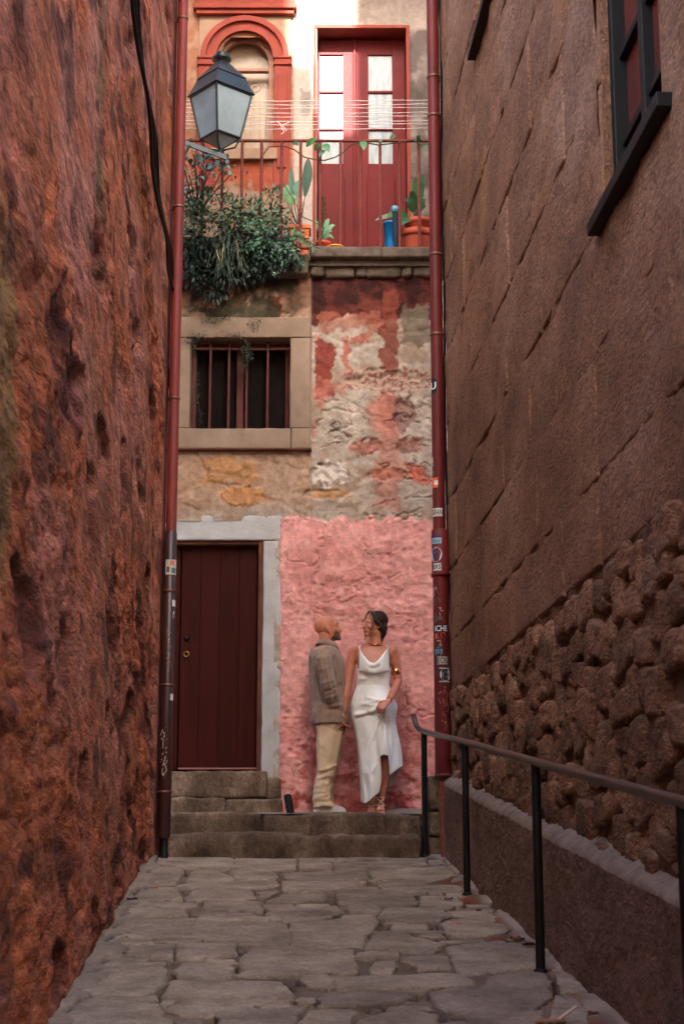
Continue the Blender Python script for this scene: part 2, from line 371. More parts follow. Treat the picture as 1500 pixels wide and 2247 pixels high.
ST2 = [[(75,72),(290,64),(500,52),(505,88),(220,97),(72,97)], [(260,107),(560,97),(610,105),(640,130),(560,150),(480,163),(380,158),(270,150),(222,107)],
 [(280,167),(370,162),(480,177),(660,182),(670,205),(450,210),(300,195)], [(82,207),(300,207),(440,227),(460,263),(400,283),(92,262)], [(130,277),(280,282),(300,295),(270,310),(130,300)],
 [(302,302),(590,297),(612,325),(560,350),(320,350),(282,335)], [(480,227),(650,237),(680,260),(600,288),(470,280)], [(570,360),(620,347),(740,347),(880,370),(880,400),(700,430),(600,410)],
 [(352,365),(510,362),(510,385),(400,390),(335,385)], [(252,425),(300,407),(400,407),(440,422),(588,457),(520,493),(380,485),(217,475)], [(602,462),(850,442),(960,462),(1018,482),(1018,560),(800,578),(700,593),(642,560)],
 [(604,302),(800,302),(880,355),(700,343),(632,325)], [(382,522),(600,517),(628,570),(470,573),(392,550)], [(232,575),(260,542),(350,537),(363,560),(340,588),(242,588)], [(182,502),(370,492),(380,518),(240,523),(182,518)],
 [(60,602),(92,607),(630,587),(690,607),(718,653),(540,660),(90,668)], [(2,720),(22,692),(150,677),(440,687),(448,697),(380,730),(270,743),(2,750)], [(150,825),(230,792),(330,767),(480,767),(560,792),(500,930),(150,930)],
 [(762,650),(830,597),(980,587),(1078,602),(1098,690),(900,680),(772,660)], [(522,690),(620,667),(800,672),(1078,702),(1078,715),(960,778),(850,808),(680,798),(562,745)], [(1112,702),(1208,707),(1268,770),(1240,930),(1062,930),(1092,770)],
 [(692,817),(860,817),(960,787),(1048,777),(1058,860),(1050,930),(520,930),(560,830)], [(1092,572),(1190,602),(1262,690),(1132,690),(1112,602)]]
def pave_stone(poly, i, top=0.0, soft=True):
    """poly: ground-plan points (x,y); an uneven flat stone bedded in the mortar"""
    P = np.array(poly); n0 = len(P)
    for it in range(0):       # round the corners off a little
        Q = np.roll(P, -1, 0); P = np.stack([P * .86 + Q * .14, P * .14 + Q * .86], 1).reshape(-1, 2)
    # resample evenly
    Q = np.vstack([P, P[:1]]); d = np.hypot(*np.diff(Q, axis=0).T); c = np.concatenate([[0], np.cumsum(d)]); N = 40
    t = np.linspace(0, c[-1], N, endpoint=False); P = np.stack([np.interp(t, c, Q[:, 0]), np.interp(t, c, Q[:, 1])], 1)
    cen = P.mean(0); P = cen + (P - cen) * np.array([1.035, 1.09]); dirs = P - cen
    P = P + dirs / np.maximum(np.linalg.norm(dirs, axis=1), .01)[:, None] * ((fbm(P[:, 0] * 19, P[:, 1] * 19, seed=i, o=4, g=.7) - .5) * .07)[:, None]
    tilt = (RNG.rand(2) - .5) * .035; hh = top + (RNG.rand() - .5) * .012
    V = []; rings = [(1.0, -.05), (1.0, -.006), (.975, .003), (.9, .006), (.6, .005), (.3, .006)]
    mx = max(np.ptp(P[:, 0]), .2)
    for s, z in rings:
        q = cen + (P - cen) * (s if s in (1.0, .6, .3) else 1 - (1 - s) * min(1.5, .5 / mx))
        zz = ramp_z(q[:, 1]) + z + hh + (q - cen) @ tilt + (fbm(q[:, 0] * 5, q[:, 1] * 5, seed=i + 99) - .5) * .014 * (s < 1)
        V.append(np.column_stack([q, zz]))
    V.append(np.array([[cen[0], cen[1], ramp_z(cen[1]) + .006 + hh]]))
    V = np.vstack(V); Fq = []
    for k in range(len(rings) - 1):
        for j in range(N): Fq.append((k * N + j, k * N + (j + 1) % N, (k + 1) * N + (j + 1) % N, (k + 1) * N + j))
    b = (len(rings) - 1) * N; c0 = len(rings) * N
    for j in range(0, N, 2): Fq.append((b + j, b + (j + 1) % N, b + (j + 2) % N, c0))
    return np_mesh('paving_stone', V, Fq, m_paving)
STN = np.zeros((700, 300), bool); OCC = np.zeros((700, 300), bool)          # 1 cm plan of what is already paved
oy, ox = np.meshgrid(6.3 + np.arange(700) * .01, -1.5 + np.arange(300) * .01, indexing='ij')
OCC |= (ox < xl(oy) + .05) | (ox > xr(oy) - .12) | (oy > 12.98)
def occupy(P, grow=.02):
    P = np.array(P); c_ = P.mean(0); P = c_ + (P - c_) * (1 + grow / max(.1, np.ptp(P[:, 0]) / 2), 1 + grow / max(.05, np.ptp(P[:, 1]) / 2)) if False else P
    ins = np.zeros(OCC.shape, bool); n = len(P)
    for i in range(n):
        (xa, ya), (xb, yb) = P[i], P[(i + 1) % n]
        if abs(yb - ya) < 1e-9: continue
        cond = ((ya > oy) != (yb > oy)) & (ox < (xb - xa) * (oy - ya) / (yb - ya) + xa); ins ^= cond
    STN[...] |= ins; g = int(grow * 100)
    for a_ in range(-g, g + 1):
        for b_ in (-g, 0, g): OCC[...] |= np.roll(np.roll(ins, a_, 0), b_, 1)
k = 0
for L_, z_ in ((ST1, _z1), (ST2, _z2)):
    for poly in L_:
        pts = [on_ramp(*p) for p in z_(poly)]
        pts = [(max(p.x, xl(p.y) + .03), p.y) for p in pts]
        if sum(pts[j][0] * pts[(j + 1) % len(pts)][1] - pts[(j + 1) % len(pts)][0] * pts[j][1] for j in range(len(pts))) < 0: pts = pts[::-1]
        link('paving_stone', pave_stone(pts, k), pav); k += 1; occupy(pts)
fr_ = random.Random(12)
for a_ in range(900):                            # smaller stones wedged into what is left
    i, j = fr_.randrange(45, 695), fr_.randrange(4, 296)
    if OCC[i, j]: continue
    i0 = i1 = i; j0 = j1 = j; g = [1, 1, 1, 1]
    while any(g):
        if g[0]: g[0] = i0 > 1 and i1 - i0 < 22 and not OCC[i0 - 1, j0:j1 + 1].any(); i0 -= g[0]
        if g[1]: g[1] = i1 < 698 and i1 - i0 < 22 and not OCC[i1 + 1, j0:j1 + 1].any(); i1 += g[1]
        for r_ in (0, 1):
            if g[2]: g[2] = j0 > 1 and j1 - j0 < 60 and not OCC[i0:i1 + 1, j0 - 1].any(); j0 -= g[2]
            if g[3]: g[3] = j1 < 298 and j1 - j0 < 60 and not OCC[i0:i1 + 1, j1 + 1].any(); j1 += g[3]
    if j1 - j0 < 9 or i1 - i0 < 6: continue
    ya, yb, xa, xb = 6.3 + i0 * .01, 6.3 + i1 * .01, -1.5 + j0 * .01, -1.5 + j1 * .01; q_ = lambda v: v * (fr_.random() - .5)
    w_, h_ = xb - xa, yb - ya; pts = [(xa + q_(w_ * .2), ya + q_(h_ * .2)), (xa + w_ * .6, ya + q_(h_ * .2)), (xb + q_(w_ * .2), ya + q_(h_ * .3)), (xb, ya + h_ * .6), (xb + q_(w_ * .2), yb), (xa + w_ * .4, yb + q_(h_ * .2)), (xa + q_(w_ * .15), yb + q_(h_ * .2))]
    link('paving_stone', pave_stone(pts, k, -.002), pav); k += 1; STN[i0 + 1:i1, j0 + 1:j1] = True; OCC[max(i0 - 2, 0):i1 + 3, max(j0 - 2, 0):j1 + 3] = True
# open joints: where grit has washed out beside the stones the bed drops and is dark with dirt
RG = STN.copy()
for a_ in (-3, 0, 3):
    for b_ in (-3, 0, 3): RG |= np.roll(np.roll(STN, a_, 0), b_, 1)
co = np.empty(len(pav.data.vertices) * 3, np.float32); pav.data.vertices.foreach_get('co', co); co = co.reshape(-1, 3)
ii = np.clip(((co[:, 1] - 6.3) * 100).astype(int), 0, 699); jj = np.clip(((co[:, 0] + 1.5) * 100).astype(int), 0, 299)
wash = RG[ii, jj] * (co[:, 1] > 6.32) * ss(.42, .55, fbm(co[:, 0] * 3, co[:, 1] * 3.5, seed=55, o=3)); co[:, 2] -= wash * .03
pav.data.vertices.foreach_set('co', co.ravel()); pav.data.update()
ca_ = np.empty(len(co) * 4, np.float32); at_ = pav.data.attributes['Col'].data; at_.foreach_get('color', ca_); ca_ = ca_.reshape(-1, 4); ca_[:, :3] *= (1 - .72 * wash)[:, None]; at_.foreach_set('color', ca_.ravel())
y = 6.05
while y > 3.2:                                   # rows towards the camera, below the frame
    h = .28 + .16 * random.random(); x = xl(y) + .1
    while x < xr(y) - .35:
        wd = min(.4 + .7 * random.random(), xr(y) - .13 - x)
        link('paving_stone', pave_stone([(x + .02, y - h + .02), (x + wd - .02, y - h + .02), (x + wd - .02, y - .02), (x + .02, y - .02)], k), pav); k += 1; x += wd
    y -= h

# ---------------------------------------------------------------- steps and landing
LZ = .42
land = sheet('landing', np.linspace(-4, 4, 260), np.linspace(13.42, 14.3, 40), lambda X, Y: LZ - .012 + .03 * ss(13.4, 14.1, Y) + .035 * ss(.2, .55, X) * ss(13.5, 13.9, Y) + (fbm(X * 5, Y * 5, seed=5) - .5) * .014, m_mortar,
             lambda X, Y: np.array(S(140, 126, 116))[None, None] * (.7 + .6 * fbm(X * 4, Y * 4, seed=6))[..., None]); land['kind'] = 'structure'
steps = M().box(-3.9, 3.9, 13.3, 13.42, -.3, LZ - .06).build('steps', m_step); steps['kind'] = 'structure'
def rough_stone(name, x0, x1, y0, y1, z0, z1, m, parent, r=.03, amp=.012, sc=7, seed=0, n=None, label=None, lumps=.0, sag=0):
    h = ((x1 - x0) / 2, (y1 - y0) / 2, (z1 - z0) / 2); c = np.array(((x0 + x1) / 2, (y0 + y1) / 2, (z0 + z1) / 2))
    n = n or tuple(max(2, min(26, int(2 * q / .04))) for q in h)
    V, Q = round_box(*h, r, n, amp, sc, seed, lumps, c)
    return link(name, np_mesh(name, V + c, Q, m), parent, label)
def zt(py, Y): return atY(750, py, Y).z
xa, xb, xc, xd = atY(345, 1830, 13.05).x - .3, atY(652, 1830, 13.05).x, atY(845, 1830, 13.05).x, atY(922, 1830, 13.05).x
rough_stone('step_stone', xa, xb - .006, 13.02, 13.5, -.12, zt(1832, 13.04), m_step, steps, .03, .03, 7, 1, lumps=.045)
rough_stone('step_stone', xb + .004, xd, 13.0, 13.5, -.12, zt(1835, 13.02), m_step, steps, .035, .03, 7, 2, lumps=.045)
x2 = atY(572, 1790, 13.3).x
rough_stone('step_stone', xa, x2 - .005, 13.27, 13.7, .05, zt(1785, 13.3), m_step, steps, .028, .026, 7, 3, lumps=.03)
rough_stone('step_stone', x2 + .004, xc - .005, 13.25, 13.7, .05, zt(1785, 13.28), m_step, steps, .03, .026, 7, 4, lumps=.03)
rough_stone('step_stone', xc + .005, xd + .02, 13.28, 13.7, .05, zt(1789, 13.3), m_step, steps, .035, .014, 6, 5, lumps=.03)

# ---------------------------------------------------------------- left house
STEPS_H = ((1.0, 4.8, 3.1), (4.8, 7.0, 4.35), (7.0, 9.0, 5.5), (9.0, 11.0, 7.2), (11.0, 13.0, 9.3))  # unseen rooflines, stepped low near the camera to let sky light in
def top_at(D):
    D = np.asarray(D); t = np.full(D.shape, 3.1)
    for a, b, h in STEPS_H: t = np.where((D >= a), h, t)
    return t
lh = thing('house', 'house with lumpy red rendered wall filling the left side of the alley', 'house', (-3.5, 6, -1))
d = np.concatenate([np.linspace(1.0, 4.2, 30), np.linspace(4.25, 12.98, 440)]); z = np.concatenate([np.linspace(-1.9, 5.2, 640), np.linspace(5.22, 9.3, 220)])
D, Z = np.meshgrid(d, z, indexing='ij')
def lw_fields(D, Z):
    D = D * .45           # the rubble under the render lies in long flat courses
    wx = D + (fbm(D * 1.3, Z * 1.3, seed=31) - .5) * .5; wz = Z + (fbm(D * 1.3, Z * 1.3, seed=32) - .5) * .4
    f1, f2 = worley(wx * 2.9, wz * 3.4, 5); g1, g2 = worley(wx * 7.5, wz * 8, 6)
    edge = f2 - f1
    lump = ss(-.05, .6, edge) * .014 + ss(0, .5, g2 - g1) * .01 + (fbm(wx * 3.6, wz * 3.0, seed=37, o=4) - .5) * .06
    big = (fbm(D * .6, Z * .6, seed=33) - .5) * .06
    fine = (fbm(D * 11, Z * 10, seed=34, o=5, g=.6) - .5) * .042
    pit = ss(.62, .76, fbm(D * 3.2, Z * 2.4, seed=35, o=3)) * .05
    sm = ss(.36, .6, fbm(D * 1.1, Z * 1.3, seed=36, o=3)) * .85 + .25
    return lump, big, fine, pit, sm, edge
lump, big, fine, pit, sm, edge = lw_fields(D, Z)
H = big * .8 + (lump * .8 + fine * .85) * sm - pit * .9 - .035
H = H * (1 - .85 * ss(12.7, 12.98, D))
c = np.stack([np.full(D.shape, q) for q in S(192, 106, 66)], -1)
n1 = fbm(D * 1.1, Z * 1.0, seed=41, o=4)[..., None]; n2 = fbm(D * 1.6, Z * 3, seed=42, o=4)[..., None]; n3 = fbm(D * 5, Z * 13, seed=43, o=4, g=.65)[..., None]
def mixc(c, col, k): return c * (1 - k) + np.array(col) * k
c = mixc(c, S(196, 112, 80), ss(.45, .7, n2) * .8)
c = mixc(c, S(146, 80, 44), ss(.5, .66, n1) * .75)
c = mixc(c, S(104, 48, 34), ss(.56, .68, fbm(D * .45 * 3.2, Z * 2.4, seed=35, o=3)[..., None]) * .9)
c = mixc(c, S(196, 128, 112), ss(.55, .75, fbm(D * 1.1, Z * 1.8, seed=44, o=4)[..., None]) * .6)
c = mixc(c, S(120, 96, 56), (np.exp(-((D - 7.6) / .25) ** 2) * ss(2.2, 2.7, Z) * ss(5.2, 3.9, Z))[..., None] * ss(.4, .6, n2) * .9)      # ochre mossy strip
c = mixc(c, S(150, 112, 66), (ss(5.35, 5.1, D + (n3[..., 0] - .5) * .3) * ss(.7, 1.0, Z) * ss(2.2, 1.8, Z))[..., None] * .9)               # bare ochre stone by the near edge
c = mixc(c, S(40, 92, 62), (np.exp(-(((D - 8.75) - (Z - 1.02) * -.6) / .1) ** 2) * ss(.8, .86, Z) * ss(1.25, 1.15, Z))[..., None] * ss(.42, .6, n2) * .9)   # green paint traces
c = mixc(c, S(40, 92, 62), (np.exp(-(((D - 7.05) - (Z - .36) * -1.2) / .1) ** 2) * ss(.22, .26, Z) * ss(.52, .46, Z))[..., None] * ss(.42, .6, n2) * .75)
c = mixc(c, S(206, 132, 104), (1 - sm)[..., None] * ss(.35, .6, n2) * .55)
c = mixc(c, S(74, 34, 22), ss(.6, .72, fbm(D * 2.4, Z * 5.5, seed=47, o=4)[..., None]) * .7)
c = c * (.3 + 1.05 * n3)
base = np.stack([xl(D), D, Z], -1); V = base + np.array(NL)[None, None] * H[..., None]
Q = grid_quads(len(d), len(z), True); Q = Q[~(Z > top_at(D)).ravel()[Q].any(1)]
link('wall', np_mesh('wall', V.reshape(-1, 3), Q, m_leftwall, True, c.reshape(-1, 3)), lh)
mb = M()
for a_, b_, h_ in STEPS_H:
    b2 = min(b_, 12.97) - .002; mb.prism([(xl(b2) - .12, b2), (xl(a_) - .12, a_), (-5.5, a_), (-5.5, b2)], lambda a, b, q: (a, b, q), -2.5, h_ - .02)
mb.build('wall', m_houseplain, lh)
mb = M().prism([(xl(12.98) + .02, 13.0), (xl(12.98) - .13, 13.0), (xl(12.98) - .13, 12.96), (xl(12.98) - .01, 12.96)], lambda a, b, q: (a, b, q), -.5, 9.25)
mb.build('corner_strip', m_terra_d, lh)
for a_, b_, h_ in STEPS_H: M().prism([(xl(a_) + .06, h_), (-5.6, h_ + .5), (-5.6, h_ + .58), (xl(a_) + .06, h_ + .08)], lambda a, b, q: (a, q, b), a_, b_ - .004).build('roof', m_roof, lh)

# ---------------------------------------------------------------- right house
rh = thing('house', 'house of brown granite blocks above rubble along the right side of the alley', 'house', (3.5, 6, -1))
d = np.linspace(1.0, 13.02, 190); z = np.linspace(-1.9, 9.3, 250); D, Z = np.meshgrid(d, z, indexing='ij')
Hj = -.007 + (fbm(D * 5, Z * 5, seed=61) - .5) * .04 + ss(1.25, 1.4, Z) * (.016 + (fbm(D * 1.2, Z * 2, seed=62) - .5) * .036)
wn = (D > 5.86) & (D < 6.92) & (Z > 2.9) & (Z < 4.45); wn2 = (D > 9.75) & (D < 10.85) & (Z > 5.85) & (Z < 7.4)
V = np.stack([xr(D), D, Z], -1) + np.array(NR)[None, None] * Hj[..., None]
Q = grid_quads(len(d), len(z)); bad = (wn | wn2 | (Z > top_at(D))).ravel(); Q = Q[~bad[Q].any(1)]
link('wall', np_mesh('wall', V.reshape(-1, 3), Q, None, mats=[m_joint, m_ashlar], mi=(Z.ravel()[Q[:, 0]] > 1.36).astype(int)), rh)
mb = M()
for a_, b_, h_ in STEPS_H: mb.prism([(xr(b_) + .4, b_ - .002), (xr(a_) + .4, a_), (5.5, a_), (5.5, b_ - .002)], lambda a, b, q: (a, b, q), -2.5, h_ - .02)
mb.build('wall', m_houseplain, rh)
M().prism([(xr(13.0) + .4, 13.04), (xr(13.0) + .02, 13.04), (xr(13.0) + .02, 13.01), (xr(13.0) + .4, 13.01)], lambda a, b, q: (a, b, q), -.5, 9.25).build('corner_strip', m_ashlar, rh)
for a_, b_, h_ in STEPS_H: M().prism([(xr(a_) - .06, h_), (5.6, h_ + .5), (5.6, h_ + .58), (xr(a_) - .06, h_ + .08)], lambda a, b, q: (a, q, b), a_, b_ - .004).build('roof', m_roof, rh)
def wall_stone(name, d0, d1, z0, z1, n, thick, r, m, seed, amp, lumps=0.0, seg=None, rot=0, sc=7):
    hx, hz = (d1 - d0) / 2, (z1 - z0) / 2; c = WR((d0 + d1) / 2, (z0 + z1) / 2, n)
    seg = seg or (max(3, min(18, int(hx / .045))), 2, max(3, min(14, int(hz / .04))))
    V, Q = round_box(hx, thick, hz, r, seg, amp, sc, seed, lumps, (0, d0 * 3, z0 * 3))
    if rot: cr, sr = math.cos(rot), math.sin(rot); V = np.stack([V[:, 0] * cr - V[:, 2] * sr, V[:, 1], V[:, 0] * sr + V[:, 2] * cr], 1)
    W = np.array(c)[None] + V[:, :1] * np.array(TR)[None] + V[:, 1:2] * np.array(-NR)[None] + V[:, 2:3] * np.array([[0, 0, 1.0]])
    return link(name, np_mesh(name, W, Q[:, ::-1], m), rh)
courses = [1.33, 1.74, 2.33, 2.9, 3.56, 4.18, 4.8, 5.45, 6.1, 6.75, 7.4, 8.05, 8.7]
k = 0
for i in range(len(courses) - 1):
    z0, z1 = courses[i] + .006, courses[i + 1] - .006; dd = 13.0; first = True
    while dd > 3.6:
        ln = (.28 if i % 2 else .5) if first else .75 + 1.0 * random.random(); first = False
        d0 = max(dd - ln, 3.4); a, b = d0 + .005, dd - .005; dd = d0
        z1 = courses[i + 1] - .006
        for w0, w1, wz0, wz1 in ((5.86, 6.92, 2.89, 4.46), (9.75, 10.85, 5.84, 7.4)):
            if z1 > wz0 + .02 and z0 < wz1 - .02:
                if a < w1 and b > w0:
                    if b > w1 + .06: a = w1 + .004
                    elif a < w0 - .06: b = w0 - .004
                    else: a = b
        if b - a < .05: continue
        hh_ = float(top_at(np.array((a + b) / 2)))
        if z0 > hh_ - .12: continue
        z1 = min(courses[i + 1] - .006, hh_ - .01)
        jog = (random.random() - .5) * .02
        wall_stone('granite_block', a, b, z0, z1 + jog * .3, .008 * (random.random() - .5) - .045, .06, .02, m_ashlar, k, .012, .022); k += 1
# rubble below, laid in wavering rows
for row in range(12):
    zc = -1.0 + row * .34; dd = 13.05
    zlow = lambda q: ramp_z(q) + .6
    while dd > 5.0:
        ln = .12 + .26 * random.random(); hh = .14 + .11 * random.random(); d0 = dd - ln; mid = (d0 + dd) / 2
        zc2 = 1.22 - row * .165 + .1 * (random.random() - .5) + .05 * math.sin(mid * 2.1 + row)
        if zc2 + hh / 2 > zlow(mid) and zc2 > zlow(mid) - .1:
            wall_stone('rubble_stone', d0 + .006, dd - .006, zc2 - hh / 2 + .012, min(zc2 + hh / 2 - .012, 1.325), -.05 + .03 * random.random(), .07, .028, m_rubble, 500 + k, .016, .016, (7, 2, 7), (random.random() - .5) * .5, sc=12); k += 1
            if random.random() < .2:      # a chink stone in the joint
                s_ = .05 + .04 * random.random(); wall_stone('rubble_stone', dd - s_, dd + s_ * .6, zc2 - .13, zc2 - .13 + s_ * 1.3, -.02, .05, .035, m_rubble, 900 + k, .008, .01, (3, 2, 3)); k += 1
        dd = d0

def right_window(d0, d1, z0, z1, label):
    wr = M()
    fr = .06
    for a, b, c_, e in ((d0, d1, z0, z0 + fr), (d0, d1, z1 - fr, z1), (d0, d0 + fr, z0 + fr, z1 - fr), (d1 - fr, d1, z0 + fr, z1 - fr)):
        wr.obox(WR((a + b) / 2, (c_ + e) / 2, -.07), TR * (b - a) / 2, NR * .04, Vector((0, 0, (e - c_) / 2)), .006)
    w_ = wr.build('window', m_black, rh, label)
    mm = (d0 + d1) / 2
    M().obox(WR(mm, (z0 + z1) / 2, -.075), TR * .035, NR * .03, Vector((0, 0, (z1 - z0) / 2 - fr)), .005).build('mullion', m_black, w_)
    for zz in (z0 + .32, z0 + .75, z0 + 1.15):
        if zz < z1 - .1: M().obox(WR(mm, zz, -.08), TR * ((d1 - d0) / 2 - fr), NR * .018, Vector((0, 0, .02)), .004).build('glazing_bar', m_black, w_)
    for a, b in ((d0 + fr, mm - .035), (mm + .035, d1 - fr)):
        M().obox(WR((a + b) / 2, (z0 + z1) / 2, -.1), TR * (b - a) / 2, NR * .004, Vector((0, 0, (z1 - z0) / 2 - fr))).build('pane', m_pane, w_)
    M().obox(WR(mm, z0 - .028, .012), TR * ((d1 - d0) / 2 + .14), NR * .06, Vector((0, 0, .032)), .006).build('sill', m_black, w_)
    rv = M()     # reveals of the opening
    for a, e in ((d0 - .004, 0), (d1 + .004, 0)): rv.obox(WR(a, (z0 + z1) / 2, -.14), TR * .006, NR * .15, Vector((0, 0, (z1 - z0) / 2)))
    rv.obox(WR(mm, z1 + .006, -.14), TR * (d1 - d0) / 2, NR * .15, Vector((0, 0, .006)))
    rv.build('reveal', m_ashlar, w_)
m_pane = mat('reflection_tinted_glass', S(110, 46, 38), S(60, 28, 24), nscale=2, rough=.2, bump=0, spec=.4)  # a reddish reflection is put into the pane colour
right_window(5.87, 6.91, 2.9, 4.3, 'near window with dark frame, panes and projecting sill')
right_window(9.77, 10.83, 5.86, 6.6, 'farther upper window with projecting dark sill')

# plinth wall with bevelled cement top
pl = thing('low_wall', 'low dark cement plinth wall running along the right house behind the handrail', 'low wall', (1.0, 8, -.7))
d = np.linspace(3.4, 13.0, 230); pr = [(.10, -1.6), (.10, .0)] + [(.10, q) for q in np.linspace(.06, .57, 22)] + [(.096, .59), (.075, .607), (.04, .63), (.0, .655), (-.02, .66)]
V = []
for q in d:
    for n_, zz in pr:
        zz2 = ramp_z(q) + zz if zz > -1 else -1.6
        nn = n_ + (float(vn(q * 3.1, zz * 4, seed=71)) - .5) * .02 + (float(vn(q * 11, zz * 13, seed=72)) - .5) * .016
        V.append(WR(q, zz2 + (float(vn(q * 6, zz * 30, seed=73)) - .5) * (.02 if zz > .58 else 0), nn))
Q = grid_quads(len(d), len(pr)); topf = (np.arange(len(Q)) % (len(pr) - 1)) >= len(pr) - 6
link('wall', np_mesh('wall', V, Q[~topf], m_plinth), pl); link('coping', np_mesh('coping', V, Q[topf], m_plinth_top), pl)
# ---------------------------------------------------------------- the house at the end of the alley
eh = thing('house', 'old house closing the alley, pink painted below with red balcony door above', 'house', (0, 14.2, LZ))
def blob(PX, PY, cx, cy, rx, ry, sc=30., seed=0, amt=.5, soft=.1):
    r = np.hypot((PX - cx) / rx, (PY - cy) / ry) + (fbm(PX / sc, PY / sc, seed=seed, o=4) - .5) * 2 * amt
    r = r + (fbm(PX / 7, PY / 7, seed=seed + 3, o=4) - .5) * .5; soft = min(soft, .1)
    return 1 - ss(1 - soft, 1 + soft, r)
def rectm(PX, PY, x0, y0, x1, y1, sc=30., seed=0, amt=10., soft=4.):
    soft = min(soft, 2.5); n = (fbm(PX / sc, PY / sc, seed=seed, o=4) - .5) * 2.6 * amt + (fbm(PX / 8, PY / 8, seed=seed + 5, o=4) - .5) * 14; n2 = (fbm(PX / sc, PY / sc, seed=seed + 7, o=4) - .5) * 2.6 * amt + (fbm(PX / 8, PY / 8, seed=seed + 9, o=4) - .5) * 14
    return ss(-soft, soft, PX + n - x0) * ss(-soft, soft, x1 - PX - n) * ss(-soft, soft, PY + n2 - y0) * ss(-soft, soft, y1 - PY - n2)
YF = 14.2
gx = np.linspace(-2.0, 1.5, 360); gz = np.linspace(.2, 5.44, 520); GX, GZ = np.meshgrid(gx, gz, indexing='ij')
dep = YF * CT + GZ * ST; PX = 750 + F * GX / dep; PY = 1123.5 - F * (-YF * ST + GZ * CT) / dep
nA = fbm(GX * 3, GZ * 3, seed=81); nB = fbm(GX * 9, GZ * 9, seed=82); nC = fbm(GX * 26, GZ * 26, seed=83, o=3)
c = np.stack([np.full(GX.shape, q) for q in S(170, 155, 142)], -1)
def mx(col, k): 
    global c
    c = c * (1 - k[..., None]) + np.array(S(*col)) * k[..., None]
mx((150, 124, 104), ss(.4, .7, nA) * .8); mx((190, 176, 162), ss(.5, .7, nB) * .5)
leftside = ss(686, 680, PX)
mx((168, 128, 98), leftside * ss(1140, 1090, PY) * .6); mx((176, 128, 84), leftside * rectm(PX, PY, 440, 1010, 560, 1060, 25, 3, 14, 8) * .8); mx((184, 128, 76), leftside * blob(PX, PY, 530, 1090, 50, 22, 20, 4) * .8)
mx((122, 72, 52), leftside * ss(720, 640, PY) * .7); mx((206, 168, 138), leftside * blob(PX, PY, 575, 660, 34, 26, 14, 5) * .8); mx((110, 48, 34), leftside * rectm(PX, PY, 583, 655, 616, 697, 14, 6, 5) * .9)
mx((206, 148, 104), leftside * blob(PX, PY, 495, 665, 50, 18, 16, 7) * .7)
mx((36, 38, 26), leftside * np.clip(ss(720, 600, PY + (nB - .5) * 160), 0, 1) * ss(.3, .45, nA + .1) * .95); mx((44, 50, 36), leftside * blob(PX, PY, 520, 700, 90, 45, 26, 8, .6) * .8)
right = 1 - leftside
dr = right * rectm(PX, PY, 670, 560, 960, 700, 40, 9, 26, 14)
mx((84, 32, 26), dr * .97); mx((46, 20, 18), dr * ss(.4, .6, nB) * .85); mx((108, 56, 42), right * blob(PX, PY, 812, 672, 28, 16, 12, 10) * .7); mx((156, 92, 74), right * rectm(PX, PY, 690, 690, 840, 730, 30, 33, 20, 12) * .7)
mx((122, 60, 46), right * rectm(PX, PY, 836, 640, 872, 860, 26, 11, 9, 4) * .9); mx((108, 96, 80), right * rectm(PX, PY, 876, 672, 945, 756, 20, 12, 12, 8) * .85)
mx((126, 52, 42), right * rectm(PX, PY, 690, 748, 732, 876, 22, 13, 12, 4) * .95); mx((160, 80, 62), right * (rectm(PX, PY, 752, 740, 768, 850, 16, 14, 8, 4) + rectm(PX, PY, 764, 735, 808, 756, 16, 15, 7, 4)).clip(0, 1) * .8)
mx((178, 118, 104), right * rectm(PX, PY, 826, 860, 876, 1120, 30, 16, 14, 8) * .65); mx((150, 80, 66), right * rectm(PX, PY, 838, 862, 878, 935, 20, 17, 10, 5) * .6)
mx((140, 104, 98), right * blob(PX, PY, 888, 908, 22, 36, 16, 18) * .9); mx((160, 92, 76), right * blob(PX, PY, 806, 980, 36, 18, 14, 19) * .75); mx((150, 96, 84), right * blob(PX, PY, 900, 978, 30, 18, 14, 20) * .7)
mx((206, 194, 184), right * blob(PX, PY, 722, 1040, 44, 26, 16, 21) * .9); mx((176, 104, 84), right * blob(PX, PY, 850, 1040, 44, 14, 14, 22) * .7); mx((184, 140, 96), right * blob(PX, PY, 718, 1085, 52, 10, 12, 23) * .9)
mx((178, 148, 132), right * rectm(PX, PY, 756, 812, 945, 858, 20, 24, 10, 8) * .8); mx((120, 60, 50), right * rectm(PX, PY, 756, 812, 945, 858, 20, 24, 10, 8) * ss(.55, .68, nC) * .8); mx((200, 180, 168), right * blob(PX, PY, 766, 904, 16, 14, 8, 25) * .8)
mx((186, 120, 104), right * rectm(PX, PY, 690, 860, 945, 1010, 60, 26, 60, 40) * ss(.5, .62, nA) * .6); mx((190, 108, 90), right * rectm(PX, PY, 880, 1020, 945, 1060, 20, 27, 10, 6) * ss(.45, .6, nB))
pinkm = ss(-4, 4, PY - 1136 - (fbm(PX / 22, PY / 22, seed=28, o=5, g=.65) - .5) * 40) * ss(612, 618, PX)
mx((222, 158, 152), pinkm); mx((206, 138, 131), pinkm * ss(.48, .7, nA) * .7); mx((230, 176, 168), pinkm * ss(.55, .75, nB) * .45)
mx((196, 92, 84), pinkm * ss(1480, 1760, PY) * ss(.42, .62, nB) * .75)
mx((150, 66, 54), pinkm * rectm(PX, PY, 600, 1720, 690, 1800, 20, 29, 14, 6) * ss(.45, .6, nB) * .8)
crk = np.abs(fbm(GX * 2.6 + 5, GZ * 4.2, seed=91, o=5) - .5)
c = c * (.7 + .56 * nC)[..., None]
